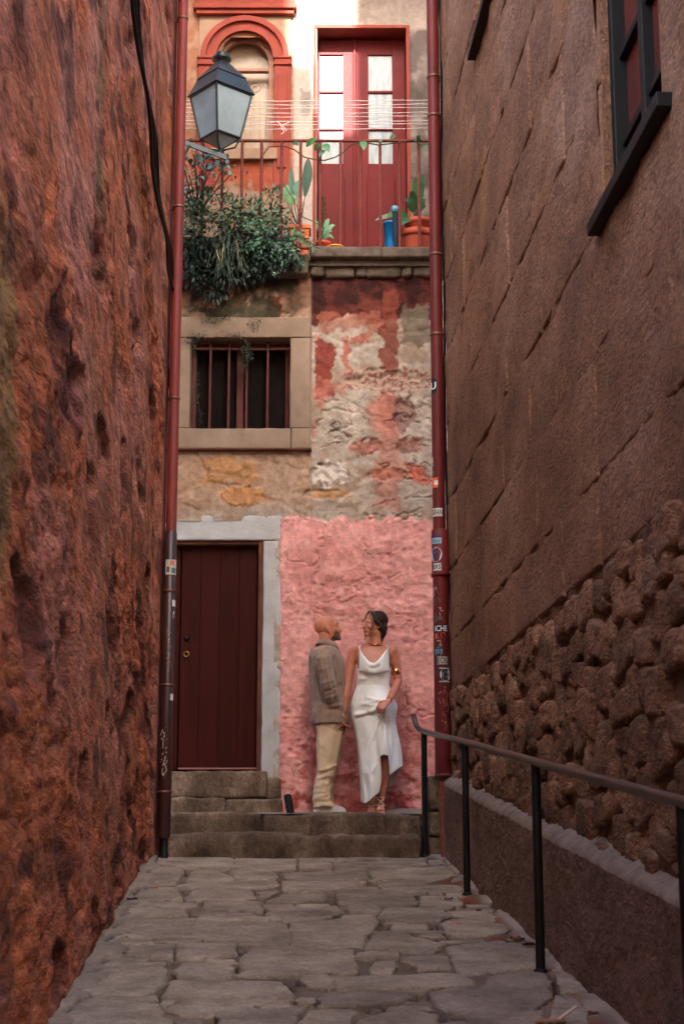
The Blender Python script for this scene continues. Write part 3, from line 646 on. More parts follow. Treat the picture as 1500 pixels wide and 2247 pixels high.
# relief: stones under the plaster, torn edges, coarse render in the pink zone
f1, f2 = worley(GX * 2.2 + (nB - .5) * .4, GZ * 3.4 + (nA - .5) * .5, 14)
st = ss(.02, .22, f2 - f1)
H = (nA - .5) * .03 + (nB - .5) * .018 + (nC - .5) * .006 + st * .012 * (1 - .75 * pinkm) * .6
H += pinkm * (.012 + (fbm(GX * 6, GZ * 9, seed=92, o=6, g=.66) - .5) * .042 * (.35 + .9 * ss(.42, .6, fbm(GX * 1.4, GZ * 1.8, seed=93)) + .6 * ss(1450, 1700, PY)))
H -= pinkm * ss(.018, .0, crk) * .016 * ss(.4, .55, nA)
lo = right * (1 - pinkm) * ss(780, 950, PY); H += lo * ((fbm(GX * 6, GZ * 9, seed=94, o=5, g=.6) - .5) * .02 - ss(.02, .0, crk) * .02)
for (cx, cy, rx, ry) in ((888, 908, 22, 36), (806, 980, 36, 18), (900, 978, 30, 18), (722, 1040, 44, 26), (850, 1040, 44, 14), (718, 1085, 52, 10), (735, 960, 26, 18), (850, 832, 90, 22)):
    k_ = blob(PX, PY, cx, cy, rx, ry, 15, int(cx), .4, .12) * (1 - pinkm); H += k_ * (-.014 + (nC - .5) * .024 + (nB - .5) * .02)
H += leftside * .03
for (cx, cy, rx, ry) in ((500, 1035, 52, 30), (546, 1040, 16, 30), (530, 1090, 48, 20)): H += blob(PX, PY, cx, cy, rx, ry, 15, int(cx) + 3, .35, .15) * .012 * leftside
V = np.stack([GX, YF - H, GZ], -1)
hole = ((GX > -2.1) & (GX < -.60) & (GZ < 3.0)) | ((GX > -1.42) & (GX < -.43) & (GZ > 3.82) & (GZ < 4.76))
Q = grid_quads(len(gx), len(gz), True); Q = Q[~hole.ravel()[Q].any(1)]
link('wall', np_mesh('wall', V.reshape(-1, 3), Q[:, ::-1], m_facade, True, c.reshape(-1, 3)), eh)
mb = M(); mb.box(1.49, 4.2, 14.2, 14.32, -.2, 5.44); mb.box(-4.2, -1.99, 14.2, 14.32, -.2, 5.44); mb.box(-4.2, 4.2, 14.45, 14.6, -.2, 5.44); mb.build('wall', m_houseplain, eh)
# door with painted stone surround
dw = link('door', M().box(-1.97, -.742, 14.33, 14.36, .79, 2.825).mesh('door', m_dark), eh, 'dark red plank door in a grey painted surround')
xs = [-1.95, -1.70, -1.445, -1.432, -1.27, -1.1, -.93, -.745]
for a, b in ((-1.95, -1.70), (-1.699, -1.447), (-1.432, -1.262), (-1.261, -1.090), (-1.089, -.918), (-.917, -.745)):
    M().box(a, b, 14.30, 14.33, .81, 2.80, .004).build('plank', m_door, dw)
M().box(-1.43, -.745, 14.285, 14.302, .815, .83, .003).build('weather_strip', mat('pink_strip', S(150, 96, 96), rough=.7), dw)
kx = atY(409, 1435, 14.28)
m_brass = mat('brass', S(196, 150, 70), S(150, 108, 48), nscale=20, rough=.3, metal=1, bump=.1)
ring = [(kx.x + .022 * math.cos(t), 14.285, kx.z + .022 * math.sin(t)) for t in np.linspace(0, 2 * math.pi, 17)]
M().tube(ring, .006, 6, False).build('handle_ring', m_brass, dw)
kk = atY(411, 1400, 14.28); M().lathe((0, 0, 0), [(.02, 0), (.022, .02), (.012, .03)], 12).build('keyhole_plate', m_black, dw).matrix_world = Matrix.Translation((kk.x, 14.3, kk.z)) @ Matrix.Rotation(R(90), 4, 'X')
fr = M(); fr.box(-.742, -.70, 14.19, 14.33, .80, 2.826, .004); fr.box(-2.0, -.742, 14.205, 14.33, 2.80, 2.83, .004); fr.build('door_frame', m_brown, dw)
def slab(name, x0, x1, z0, z1, y0, y1, m, seed, par, amp=.008, r=.015):
    return rough_stone(name, x0, x1, y0, y1, z0, z1, m, par, r, amp, 9, seed)
slab('surround_stone', -2.15, -.53, 2.832, 3.06, 14.165, 14.33, m_grey_paint, 11, eh); slab('surround_stone', -.70, -.532, .70, 2.83, 14.168, 14.33, m_grey_paint, 12, eh)
# door steps
xs0, xs1 = atY(615, 1730, 13.95).x, atY(617, 1770, 13.85).x
slab('door_step', -2.1, xs0 - .12, .56, .785, 13.99, 14.34, m_step, 13, eh, .012, .02); slab('door_step', xs0 - .115, xs0, .55, .735, 14.0, 14.3, m_step, 14, eh, .012, .025)
slab('door_step', -2.1, -.98, LZ - .1, .56, 13.88, 14.3, m_step, 15, eh, .014, .03); slab('door_step', -.975, xs1, LZ - .1, .545, 13.87, 14.3, m_step, 16, eh, .014, .03)
# barred window
W0, W1, Z0, Z1 = -1.382, -.472, 3.86, 4.719
bw = link('window', M().box(W0 - .02, W1 + .02, 14.40, 14.42, Z0 - .02, Z1 + .02).mesh('window', m_dark), eh, 'small square window with rusty red bars')
fm = M(); fm.box(W0, W1, 14.34, 14.38, Z0, Z0 + .045, .004); fm.box(W0, W1, 14.34, 14.38, Z1 - .05, Z1, .004); fm.box(W0, W0 + .04, 14.345, 14.385, Z0, Z1, .004); fm.box(W1 - .05, W1, 14.345, 14.385, Z0, Z1, .004)
fm.build('frame', m_barred, bw)
cx = atY(527, 850, 14.34).x; M().box(cx - .033, cx + .033, 14.33, 14.37, Z0 + .045, Z1 - .05, .005).build('mullion', m_barred, bw)
for p in (461, 502, 541, 587):
    q = atY(p, 850, 14.26).x; M().box(q - .011, q + .011, 14.25, 14.272, Z0 - .01, Z1 + .01, .003).build('bar', m_barred, bw)
M().box(W0, W1, 14.252, 14.27, Z1 - .085, Z1 - .06, .003).build('cross_bar', m_barred, bw)
xL, xR = atY(393, 850, YF).x, atY(682, 850, YF).x; zT, zB = zt(700, YF), zt(990, YF)
slab('surround_stone', xL - .2, xR, Z1, zT, 14.14, 14.36, m_surround, 21, eh, .008, .012); slab('surround_stone', W1, xR - .002, Z0 + .001, Z1 - .002, 14.142, 14.36, m_surround, 22, eh, .006, .012)
slab('surround_stone', xL - .2, W0, Z0 + .001, Z1 - .002, 14.146, 14.36, m_surround, 23, eh, .006, .012); slab('surround_stone', xL - .2, W1 + .01, zB + .01, Z0, 14.135, 14.36, m_surround, 24, eh, .01, .012); slab('surround_stone', W1 + .012, xR, zB + .012, Z0, 14.137, 14.36, m_surround, 25, eh, .006, .012)
slab('window_ledge', xL - .2, xR + .01, zB - .012, zB + .01, 14.10, 14.36, m_brown, 26, eh, .004, .008)
# balcony floor and rough stones under it
bx0, bx1 = -.30, .95
M().box(-4.2, 4.2, 14.1, 15.3, 5.40, 5.452).build('balcony_floor', m_slab, eh)
slab('balcony_slab', bx0, .36, 5.455, 5.56, 14.02, 14.4, m_slab, 31, eh, .012, .02); slab('balcony_slab', .365, 1.6, 5.455, 5.555, 14.02, 14.4, m_slab, 32, eh, .012, .02); slab('balcony_slab', -2.0, bx0 - .005, 5.30, 5.50, 14.05, 14.4, m_slab, 33, eh, .02, .03)
for i, (a, b) in enumerate(((-.29, -.17), (-.168, .12), (.122, .22), (.222, .56), (.562, .65), (.652, .98))):
    slab('corbel_stone', a, b, 5.30 + .02 * random.random(), 5.452, 14.12 + .03 * random.random(), 14.35, m_slab, 40 + i, eh, .03, .03)
# upper wall
YU = 15.0
gx = np.linspace(-2.1, 1.5, 260); gz = np.linspace(5.45, 8.95, 250); GX, GZ = np.meshgrid(gx, gz, indexing='ij')
dep = YU * CT + GZ * ST; PX = 750 + F * GX / dep; PY = 1123.5 - F * (-YU * ST + GZ * CT) / dep
nA = fbm(GX * 3, GZ * 3, seed=101); nB = fbm(GX * 9, GZ * 9, seed=102); nC = fbm(GX * 26, GZ * 26, seed=103, o=3)
c = np.stack([np.full(GX.shape, q) for q in S(132, 116, 106)], -1)
mx((112, 98, 90), ss(.45, .65, nB) * .8); mx((84, 72, 66), ss(.45, .62, nA) * .8); mx((70, 58, 52), ss(.56, .7, fbm(GX * 5, GZ * 2, seed=108)) * .7)
lw = ss(648, 640, PX); mx((142, 96, 70), lw); mx((152, 118, 96), lw * ss(.5, .68, nB) * .7); mx((150, 66, 42), lw * rectm(PX, PY, 425, 350, 640, 412, 26, 31, 22, 8) * .85); mx((150, 118, 98), lw * rectm(PX, PY, 380, 415, 660, 560, 30, 32, 12, 8) * .8)
mx((206, 110, 84), rectm(PX, PY, 640, 300, 694, 460, 20, 34, 16, 8) * .6); mx((196, 190, 184), rectm(PX, PY, 664, 390, 696, 560, 20, 35, 3, 4) * .8)
mx((178, 160, 146), ss(640, 648, PX) * ss(700, 690, PX) * .9); mx((150, 132, 120), ss(690, 700, PX) * ss(70, 60, PY) * .8); mx((110, 100, 94), blob(PX, PY, 670, 225, 14, 30, 14, 36) * .6)
c = c * (.86 + .28 * nC)[..., None]
H = (nA - .5) * .025 + (nB - .5) * .016 + (nC - .5) * .006
DX0, DX1 = atY(693, 300, YU).x, atY(893, 300, YU).x; DZ1 = zt(62, YU)
hole = ((GX > DX0 - .004) & (GX < DX1 + .004) & (GZ < DZ1 + .004)) | ((GX > -1.24) & (GX < -.68) & (GZ > 6.93) & (GZ < 8.2) & (np.hypot((GX + .962) / .27, np.maximum(GZ - 7.98, 0) / .27) < 1))
Q = grid_quads(len(gx), len(gz), True); Q = Q[~hole.ravel()[Q].all(1)]
link('wall', np_mesh('wall', np.stack([GX, YU - H, GZ], -1).reshape(-1, 3), Q[:, ::-1], m_facade, True, c.reshape(-1, 3)), eh)
mb = M(); mb.box(1.49, 4.2, 15.0, 15.12, 5.44, 9.0); mb.box(-4.2, -2.09, 15.0, 15.12, 5.44, 9.0); mb.box(-4.2, 4.2, 15.36, 15.5, 5.44, 9.0); mb.build('wall', m_houseplain, eh)
M().box(-4.2, 4.2, 14.2, 22, 9.2, 9.4, .02).build('roof', m_roof, eh); M().box(-4.2, 4.2, 15.0, 15.1, 8.9, 9.2).build('wall', m_houseplain, eh)  # the roof's unseen overhang is added to keep sky light off the upper wall
# red balcony door
rd = link('door', M().box(DX0, DX1, 15.27, 15.30, 5.45, DZ1).mesh('door', m_red), eh, 'tall red double door with glazed leaves')
rv = M(); rv.box(DX0 - .03, DX0 + .002, 14.985, 15.27, 5.45, DZ1); rv.box(DX1 - .002, DX1 + .03, 14.985, 15.27, 5.45, DZ1); rv.box(DX0 - .03, DX1 + .03, 14.985, 15.27, DZ1 - .002, DZ1 + .03); rv.build('reveal', m_terra, rd)
YD = 15.2
def dx(p): return atY(p, 300, YD).x
def dz(p): return zt(p, YD)
for l0, l1, p0, p1 in ((697, 775, 701, 752), (781, 889, 808, 861)):
    lf = M(); a, b, pa, pb = dx(l0), dx(l1), dx(p0), dx(p1); zt0, zb0 = dz(120), dz(359)
    lf.box(a, pa, YD, YD + .05, 5.46, DZ1 - .02, .003); lf.box(pb, b, YD, YD + .05, 5.46, DZ1 - .02, .003); lf.box(pa, pb, YD + .001, YD + .05, zt0, DZ1 - .02, .003); lf.box(pa, pb, YD + .001, YD + .05, 5.46, zb0, .003)
    for yy in (201, 283): lf.box(pa, pb, YD + .002, YD + .045, dz(yy) - .012, dz(yy) + .012, .003)
    L_ = lf.build('door_leaf', m_red, rd)
    for z1_, z0_ in ((120, 201), (201, 283), (283, 359)):
        M().box(pa, pb, YD + .022, YD + .03, dz(z0_), dz(z1_)).build('pane', m_curtain, rd)
    M().box(pa - .02, pb + .02, YD - .012, YD + .004, 5.62, dz(392), .008).build('panel', m_red, rd)
M().box(dx(775), dx(781), YD - .02, YD + .05, 5.46, DZ1 - .02, .004).build('astragal', m_red, rd)
# arched window
aw = thing('window', 'x', 'x'); bpy.data.objects.remove(aw)
cxa, cza = atY(537, 128, YU).x, atY(537, 128, YU).z; ppm = 218.0
aw = link('window', M().box(cxa - .3, cxa + .3, 15.2, 15.22, 6.85, cza + .3).mesh('window', m_tanglass), eh, 'arched window in a moulded terracotta surround')
def ringm(r0, r1, y0, y1, m, name, a0=0, a1=180):
    n = 28; o = M()
    for i in range(n):
        t0, t1 = R(a0 + (a1 - a0) * i / n), R(a0 + (a1 - a0) * (i + 1) / n)
        q = [(cxa + r * math.cos(t), cza + r * math.sin(t)) for r, t in ((r0, t0), (r1, t0), (r1, t1), (r0, t1))]
        o.prism(q, lambda a, b, y: (a, y, b), y0, y1)
    return o.build(name, m, aw)
ringm(.285, .33, 14.955, 15.18, m_terra, 'arch_moulding'); ringm(.33, .39, 14.975, 15.05, m_terra, 'arch_moulding'); ringm(.39, .445, 14.94, 15.05, m_terra, 'arch_moulding')
ringm(.235, .284, 15.08, 15.14, m_salmon, 'arch_frame')
xl0, xl1 = cxa - .475, cxa + .475; zc0 = cza + .46
sp = M()
for sgn in (-1, 1):
    n = 12; arc = [(cxa + sgn * .446 * math.cos(R(t)), cza + .446 * math.sin(R(t))) for t in np.linspace(0, 90, n)]
    sp.prism([(cxa + sgn * .462, cza), *arc, (cxa, zc0 - .002), (cxa + sgn * .462, zc0 - .002)], lambda a, b, y: (a, y, b), 14.985, 15.02)
sp.build('spandrel', m_cream, aw)
fr = M(); fr.box(xl0 - .02, xl1 + .02, 14.93, 15.03, zc0, zc0 + .045, .006); fr.box(xl0 - .05, xl1 + .05, 14.9, 15.03, zc0 + .047, zc0 + .10, .008); fr.box(xl0 - .03, xl1 + .03, 14.94, 15.03, zc0 + .102, zc0 + .3, .006); fr.build('cornice', m_terra, aw)
zs = 6.86
for sgn in (-1, 1):
    a, b = sorted((cxa + sgn * .30, cxa + sgn * .465)); p = M()
    p.box(a, b, 14.955, 15.1, 6.55, cza - .10, .006); pz = p.build('pilaster', m_terra, aw)
    ca = M(); ca.box(a - .01, b + .01, 14.935, 15.1, cza - .098, cza - .065, .006); ca.box(a - .002, b + .002, 14.945, 15.1, cza - .063, cza - .03, .006); ca.box(a - .012, b + .012, 14.93, 15.1, cza - .028, cza - .002, .006); ca.build('capital', m_terra, pz)
    M().box(a + .035, b - .035, 14.94, 14.953, 6.75, cza - .2, .005).build('pilaster_panel', m_terra, pz)
    a, b = sorted((cxa + sgn * .242, cxa + sgn * .298)); M().box(a, b, 15.05, 15.14, zs + .1, cza, .005).build('jamb', m_salmon, aw)
M().box(cxa - .242, cxa + .242, 15.07, 15.13, cza - .105, cza - .07, .005).build('transom', m_salmon, aw)
M().box(cxa - .242, cxa + .242, 15.07, 15.13, zs + .1, zs + .15, .005).build('bottom_rail', m_salmon, aw)
M().box(cxa - .34, cxa + .34, 14.93, 15.14, zs - .02, zs + .1, .008).build('sill', m_cream, aw)
# lace curtain scroll in the lower pane
lc = M()
for cx_, cz_ in ((cxa + .1, cza - .23), (cxa - .1, cza - .23)):
    sg = 1 if cx_ > cxa else -1
    lc.tube([(cx_ + sg * (.012 + .018 * t / 3) * math.cos(t), 15.195, cz_ + (.012 + .018 * t / 3) * math.sin(t)) for t in np.linspace(0, 9.4, 30)], .003, 5, False)
for t in np.linspace(-.2, .2, 9): lc.tube([(cxa + t, 15.196, zs + .16), (cxa + t + .02 * math.sin(t * 40), 15.196, cza - .34 + .05 * math.cos(t * 9))], .002, 4, False)
lc.build('lace_curtain', m_cream, aw)

# ---------------------------------------------------------------- unseen block added behind the camera, notched to shade all but a sun patch
bh = thing('house', 'unseen tall block added behind the viewer to shade the alley, notched for the sun patch', 'house', (0, -3, -2))
def sunx(p): return atY(p, 100, YU).x
te = math.tan(SUN_EL)
def zat(py): return zt(py, YU) + (YU + 3.0) * te
x0, x1 = sunx(631), sunx(779)
mb = M(); mb.prism([(-2.9, -3), (2.5, -3), (2.5, zat(-160)), (x1, zat(-160)), (x1, zat(245)), (x0 + .28, zat(245)), (x0 + .27, zat(145)), (x0, zat(135)), (x0, zat(-160)), (-2.9, zat(-160))], lambda a, b, y: (a, y, b), -3.0, -6.0)
mb.build('wall', m_houseplain, bh)
# ---------------------------------------------------------------- downpipes with stickers
m_pipe_red = mat('red_pipe_paint', S(102, 27, 25), S(74, 18, 18), nscale=6, rough=.55, bump=.2, bscale=30, bdist=.005, spec=.25, stretch=(1, 1, .3))
m_pipe_up = mat('faded_red_pipe', S(122, 46, 38), S(92, 32, 27), nscale=5, rough=.55, bump=.2, bscale=30, bdist=.005, spec=.25, stretch=(1, 1, .3))
m_pipe_dark = mat('dark_brown_pipe', S(60, 24, 22), S(42, 18, 17), nscale=5, rough=.42, bump=.12, bscale=30, bdist=.004, spec=.45, stretch=(1, 1, .3))
m_pipe_old = mat('worn_orange_pipe', S(138, 72, 50), S(92, 44, 34), nscale=14, rough=.8, bump=.4)
m_clamp = mat('clamp_metal', S(120, 84, 66), S(84, 56, 46), nscale=20, rough=.5, metal=.6, bump=.2)
_flat = {}
def flat(r, g, b):
    k = (r, g, b)
    if k not in _flat: _flat[k] = mat('print_%02x%02x%02x' % k, S(r, g, b), S(int(r * .88), int(g * .88), int(b * .88)), nscale=60, rough=.6, bump=0)
    return _flat[k]
def text_mesh(t, h, bold=True):
    """outline of a word as triangles in the xz plane, centred, of height h"""
    cu = bpy.data.curves.new('text', 'FONT'); cu.body = t; cu.align_x = 'CENTER'; cu.align_y = 'CENTER'; cu.size = 1; cu.resolution_u = 3
    if bold: cu.offset = .012
    o = bpy.data.objects.new('text', cu); COL.objects.link(o); dg = bpy.context.evaluated_depsgraph_get(); me = bpy.data.meshes.new_from_object(o.evaluated_get(dg))
    bpy.data.objects.remove(o); V = [(v.co.x, v.co.y) for v in me.vertices]; Fc = [tuple(p.vertices) for p in me.polygons]; bpy.data.meshes.remove(me); bpy.data.curves.remove(cu)
    ys = [v[1] for v in V]; sc = h / (max(ys) - min(ys)); my = (max(ys) + min(ys)) / 2; xs_ = [v[0] for v in V]; mx_ = (max(xs_) + min(xs_)) / 2
    return [((a - mx_) * sc, (b - my) * sc) for a, b in V], Fc
class Pipe:
    def __init__(s, x, y, r): s.x, s.y, s.r = x, y, r
    def wrap(s, u, z, lift=.0012):
        a = u / s.r; rr = s.r + lift; return (s.x + rr * math.sin(a), s.y - rr * math.cos(a), z)
    def at(s, px, py):
        p = atY(px, py, s.y - s.r * .8); return max(-1.45, min(1.45, math.asin(max(-.98, min(.98, (p.x - s.x) / s.r))))) * s.r, p.z
    def patch(s, m, u0, u1, z0, z1, lift=.0012, n=8, poly=None):
        if poly is None:
            vs = []; 
            for i in range(n + 1):
                u = u0 + (u1 - u0) * i / n; vs += [s.wrap(u, z0, lift), s.wrap(u, z1, lift)]
            m.add(vs, [(2 * i, 2 * i + 2, 2 * i + 3, 2 * i + 1) for i in range(n)], True)
        else: m.add([s.wrap(a, b, lift) for a, b in poly], [tuple(range(len(poly)))])
        return m
    def sticker(s, parent, box, colr, text=None, tcol=(20, 20, 22), shape='rect', label=None, rot=0, th=.62):
        x0, y0, x1, y1 = box; u0, za = s.at(x0, y0); u1, zb = s.at(x1, y1); cu_, cz = (u0 + u1) / 2, (za + zb) / 2; hw, hh = (u1 - u0) / 2, (za - zb) / 2
        m = M()
        if shape == 'disc': s.patch(m, 0, 0, 0, 0, poly=[(cu_ + hw * math.cos(t), cz + hh * math.sin(t)) for t in np.linspace(0, 2 * math.pi, 20, endpoint=False)])
        elif shape == 'torn': s.patch(m, 0, 0, 0, 0, poly=[(cu_ - hw, cz - hh), (cu_ + hw, cz - hh * .8), (cu_ + hw * .3, cz + .1 * hh), (cu_ + hw * .1, cz + hh), (cu_ - hw * .9, cz + hh * .7)])
        else: s.patch(m, u0, u1, zb, za)
        o = m.build('sticker', flat(*colr), parent, label)
        if text:
            V, Fc = text_mesh(text, 2 * hh * th); wd = max(abs(v[0]) for v in V); k = min(1, hw * .92 / wd); cr, sr = math.cos(rot), math.sin(rot)
            M().add([s.wrap(cu_ + (a * k * cr - b * sr), cz + (a * k * sr + b * cr), .0026) for a, b in V], Fc).build('lettering', flat(*tcol), o)
        return o
    def scrawl(s, parent, pts, colr, wdt=.004, name='graffiti', label=None):
        """pen strokes: lists of pixel points"""
        m = M()
        for st in pts:
            q = [s.at(*p) for p in st]
            for (a, b), (c_, d_) in zip(q[:-1], q[1:]):
                l = math.hypot(c_ - a, d_ - b) or 1e-6; nx, nz = -(d_ - b) / l * wdt / 2, (c_ - a) / l * wdt / 2
                m.add([s.wrap(a + nx, b + nz, .002), s.wrap(a - nx, b - nz, .002), s.wrap(c_ - nx, d_ - nz, .002), s.wrap(c_ + nx, d_ + nz, .002)], [(0, 1, 2, 3)])
        return m.build(name, flat(*colr), parent, label)
def ztp(py, Y): return zt(py, Y)
PX_, PY_ = .792, 12.92
rp = thing('downpipe', 'red drainpipe covered in stickers at the corner of the right house', 'drainpipe', (PX_, PY_, .05))
pu = Pipe(PX_, PY_, .052); pm = Pipe(PX_ + .006, PY_, .072); pd = Pipe(PX_ + .006, PY_, .064)
zj0, zj1 = ztp(1165, PY_), ztp(1262, PY_)
M().tube([(PX_, PY_, 8.2), (PX_, PY_, zj0 - .02)], .052, 20).build('pipe_section', m_pipe_red, rp)
M().lathe((PX_ + .006, PY_, 0), [(.05, zj0 + .012), (.072, zj0), (.072, zj1 + .02), (.078, zj1 + .015), (.078, zj1 - .012), (.066, zj1 - .02)], 22).build('socket', m_pipe_red, rp)
zb1 = ztp(1705, PY_)
M().tube([(PX_ + .006, PY_, zj1 - .01), (PX_ + .006, PY_, zb1)], .064, 20).build('pipe_section', m_pipe_red, rp)
M().tube([(PX_ + .012, PY_ + .01, zb1 + .01), (PX_ + .012, PY_ + .01, ztp(1800, PY_)), (PX_ + .018, PY_, ztp(1845, PY_)), (PX_ + .02, PY_ - .02, .03)], [.045, .043, .044, .04], 14).build('pipe_foot', m_pipe_old, rp)
def clamp(py, p, r, par, tick=True):
    z_ = ztp(py, p.y); m = M().lathe((p.x, p.y, 0), [(r + .001, z_ - .012), (r + .006, z_ - .01), (r + .006, z_ + .01), (r + .001, z_ + .012)], 20)
    if tick: m.tube([(p.x, p.y + r, z_), (p.x + (.12 if p.x > 0 else -.12), p.y + r + .02, z_)], .008, 6)
    m.build('clamp', m_clamp, par)
for py in (170, 255, 560, 735): clamp(py, pu, .052, rp)
clamp(1702, pd, .064, rp)
pm.sticker(rp, (941, 1180, 968, 1193), (150, 176, 184), 'blue', (70, 110, 130)); pm.sticker(rp, (940, 1176, 966, 1179), (44, 48, 78))
b_ = pm.sticker(rp, (941, 1200, 969, 1233), (206, 210, 216), 'B', (62, 68, 120), 'disc'); pm.sticker(rp, (942, 1201, 950, 1209), (206, 120, 74), shape='torn')
pm.sticker(rp, (950, 1236, 967, 1252), (206, 204, 200), 'ERS', (18, 18, 20))
pd.sticker(rp, (951, 1286, 963, 1308), (186, 182, 178), 'L', (40, 40, 44), 'torn'); pd.sticker(rp, (952, 1310, 971, 1328), (150, 104, 76), 'gras', (96, 60, 44), 'torn')
pd.sticker(rp, (955, 1344, 973, 1366), (150, 152, 152), 'luk', (90, 94, 96), 'torn'); pd.sticker(rp, (954, 1371, 981, 1387), (28, 28, 30), 'ICHE', (226, 226, 224), th=.8)
pd.sticker(rp, (955, 1389, 962, 1402), (210, 96, 52), shape='torn'); pd.sticker(rp, (966, 1387, 981, 1400), (176, 84, 52), shape='torn')
pd.sticker(rp, (954, 1419, 971, 1441), (36, 112, 140), 'TXT', (132, 184, 200), 'disc', th=.4); pd.sticker(rp, (959, 1441, 981, 1458), (172, 166, 158), 'EOS', (48, 44, 44), th=.8)
e_ = pd.sticker(rp, (963, 1463, 987, 1498), (38, 38, 40)); u0, za = pd.at(963, 1463); u1, zb = pd.at(987, 1498)
cu_, cz = (u0 + u1) / 2, (za + zb) / 2
for f_, cl, lf in ((.92, (214, 214, 216), .0022), (.62, (120, 112, 112), .003), (.3, (28, 26, 28), .0038)):
    pd.patch(M(), 0, 0, 0, 0, lf, poly=[(cu_ + (u1 - u0) / 2 * f_ * math.cos(t), cz + (u1 - u0) / 2 * f_ * (1 if f_ > .7 else .75) * math.sin(t)) for t in np.linspace(0, 6.28, 18, endpoint=False)]).build('eye_print', flat(*cl), e_)
pd.patch(M(), 0, 0, 0, 0, .0034, poly=[(cu_ + .008, cz - .02), (cu_ + .028, cz - .004), (cu_ + .02, cz - .02)]).build('eye_print', flat(200, 58, 40), e_)
for yy in (1465, 1494): pd.sticker(rp, (963, yy, 986, yy + 3), (200, 200, 202))
pu.sticker(rp, (945, 831, 957, 862), (18, 18, 20), 'U', (214, 226, 230), th=.5); pu.sticker(rp, (946, 1000, 952, 1024), (196, 190, 186), shape='torn'); pu.sticker(rp, (946, 1032, 955, 1046), (110, 110, 116), shape='torn')
pu.sticker(rp, (946, 1048, 960, 1070), (216, 96, 52)); pu.sticker(rp, (952, 1054, 960, 1064), (226, 214, 206)); pu.sticker(rp, (949, 1115, 970, 1133), (198, 196, 192), 'GRAN', (22, 22, 24), th=.7)
rs = random.Random(3)
def squig(x0, y0, x1, y1, n, rs):
    return [(x0 + (x1 - x0) * (i / n) + rs.uniform(-1, 1) * 5, y0 + (y1 - y0) * (i / n) + rs.uniform(-1, 1) * 4) for i in range(n + 1)]
pd.scrawl(rp, [squig(976, 1505, 980, 1560, 16, rs), squig(962, 1520, 974, 1524, 5, rs), squig(962, 1530, 964, 1545, 4, rs), squig(966, 1530, 976, 1548, 6, rs)], (168, 112, 104), .004)
pd.scrawl(rp, [squig(972, 1565, 980, 1600, 12, rs), squig(966, 1580, 984, 1592, 8, rs)], (160, 108, 100), .004)
pd.scrawl(rp, [squig(962, 1404, 966, 1418, 6, rs), squig(964, 1332, 970, 1344, 6, rs)], (196, 176, 168), .003)
pd.scrawl(rp, [squig(978, 1630, 972, 1655, 7, rs), squig(970, 1665, 986, 1668, 4, rs), squig(976, 1650, 980, 1690, 7, rs)], (58, 20, 22), .006)
cb = [(PX_ + .07, PY_ + .1, z_) for z_ in np.linspace(.7, 8, 40)]
tag(M().tube([(x_ + .006 * math.sin(z_ * 3), y_, z_) for x_, y_, z_ in cb], .012, 6).build('cable', m_black), 'dark cable running up behind the sticker covered right drainpipe', 'cable')

LX, LY = -1.388, 12.90
lp = thing('downpipe', 'drainpipe by the wooden door, faded red above and dark brown below', 'drainpipe', (LX, LY, .1))
qu = Pipe(LX, LY, .044); qd = Pipe(LX - .004, LY, .053)
zj = ztp(1168, LY); zl = ztp(1838, LY)
M().tube([(LX, LY, 8.2), (LX, LY, zj - .02)], .044, 20).build('pipe_section', m_pipe_up, lp)
M().lathe((LX - .004, LY, 0), [(.046, zj + .006), (.053, zj), (.053, zl), (.05, zl - .004)], 22).build('pipe_section', m_pipe_dark, lp)
M().tube([(LX, LY, zl + .01), (LX, LY, zl - .07), (LX + .01, LY - .02, .02)], .03, 12).build('pipe_foot', m_black, lp)
for py in (42, 455, 875): clamp(py, qu, .044, lp)
for py in (1297, 1504, 1738): clamp(py, qd, .053, lp, False)
s_ = qd.sticker(lp, (364, 1228, 386, 1261), (176, 168, 150)); qd.sticker(lp, (374, 1230, 382, 1240), (196, 92, 74)); qd.sticker(lp, (366, 1244, 372, 1256), (72, 62, 56)); qd.sticker(lp, (376, 1246, 384, 1258), (62, 100, 104))
qd.sticker(lp, (378, 1316, 384, 1330), (196, 192, 188)); qd.sticker(lp, (374, 1522, 379, 1536), (190, 186, 182)); qd.sticker(lp, (379, 1340, 385, 1357), (170, 168, 170), shape='torn')
L7 = [[(368, 1380), (370, 1395), (376, 1388), (369, 1386)], [(368, 1405), (376, 1400)], [(372, 1400), (372, 1412)], [(368, 1420), (375, 1416), (375, 1424)], [(367, 1432), (375, 1440), (367, 1446), (375, 1430)], [(366, 1456), (374, 1450), (374, 1466)], [(366, 1476), (373, 1470)]]
qd.scrawl(lp, L7, (150, 112, 92), .004)
qd.scrawl(lp, [[(358, 1600), (352, 1614), (360, 1606), (362, 1616), (354, 1622), (366, 1622)], [(359, 1622), (358, 1642)], [(352, 1642), (366, 1640), (356, 1656), (366, 1650), (354, 1668), (364, 1660), (358, 1680), (368, 1668), (352, 1672)], [(362, 1676), (366, 1690), (358, 1702), (356, 1690), (366, 1672)], [(364, 1596), (364.5, 1597)]], (206, 186, 172), .005)

# cable bundle on the left wall
cbm = thing('cable_bundle', 'bundle of black cables sagging across the red wall of the left house', 'cables', (-1.3, 10, 4.9))
for j in range(3):
    pts = []
    for t in np.linspace(0, 1, 26):
        dd_ = 7.6 + (13.0 - 7.6) * t; zz_ = 5.05 - .08 * j * (1 - .3 * t) - .30 * math.sin(math.pi * t) * .6 - .22 * t + .012 * math.sin(t * 31 + j * 2)
        pts.append(WL(dd_, zz_, .05 + .015 * math.sin(t * 17 + j)))
    pts += [WL(13.0, 4.5 - j * .03, .05), WL(12.99, 3.9, .03)]
    M().tube(pts, .013, 6).build('cable', m_black, cbm)

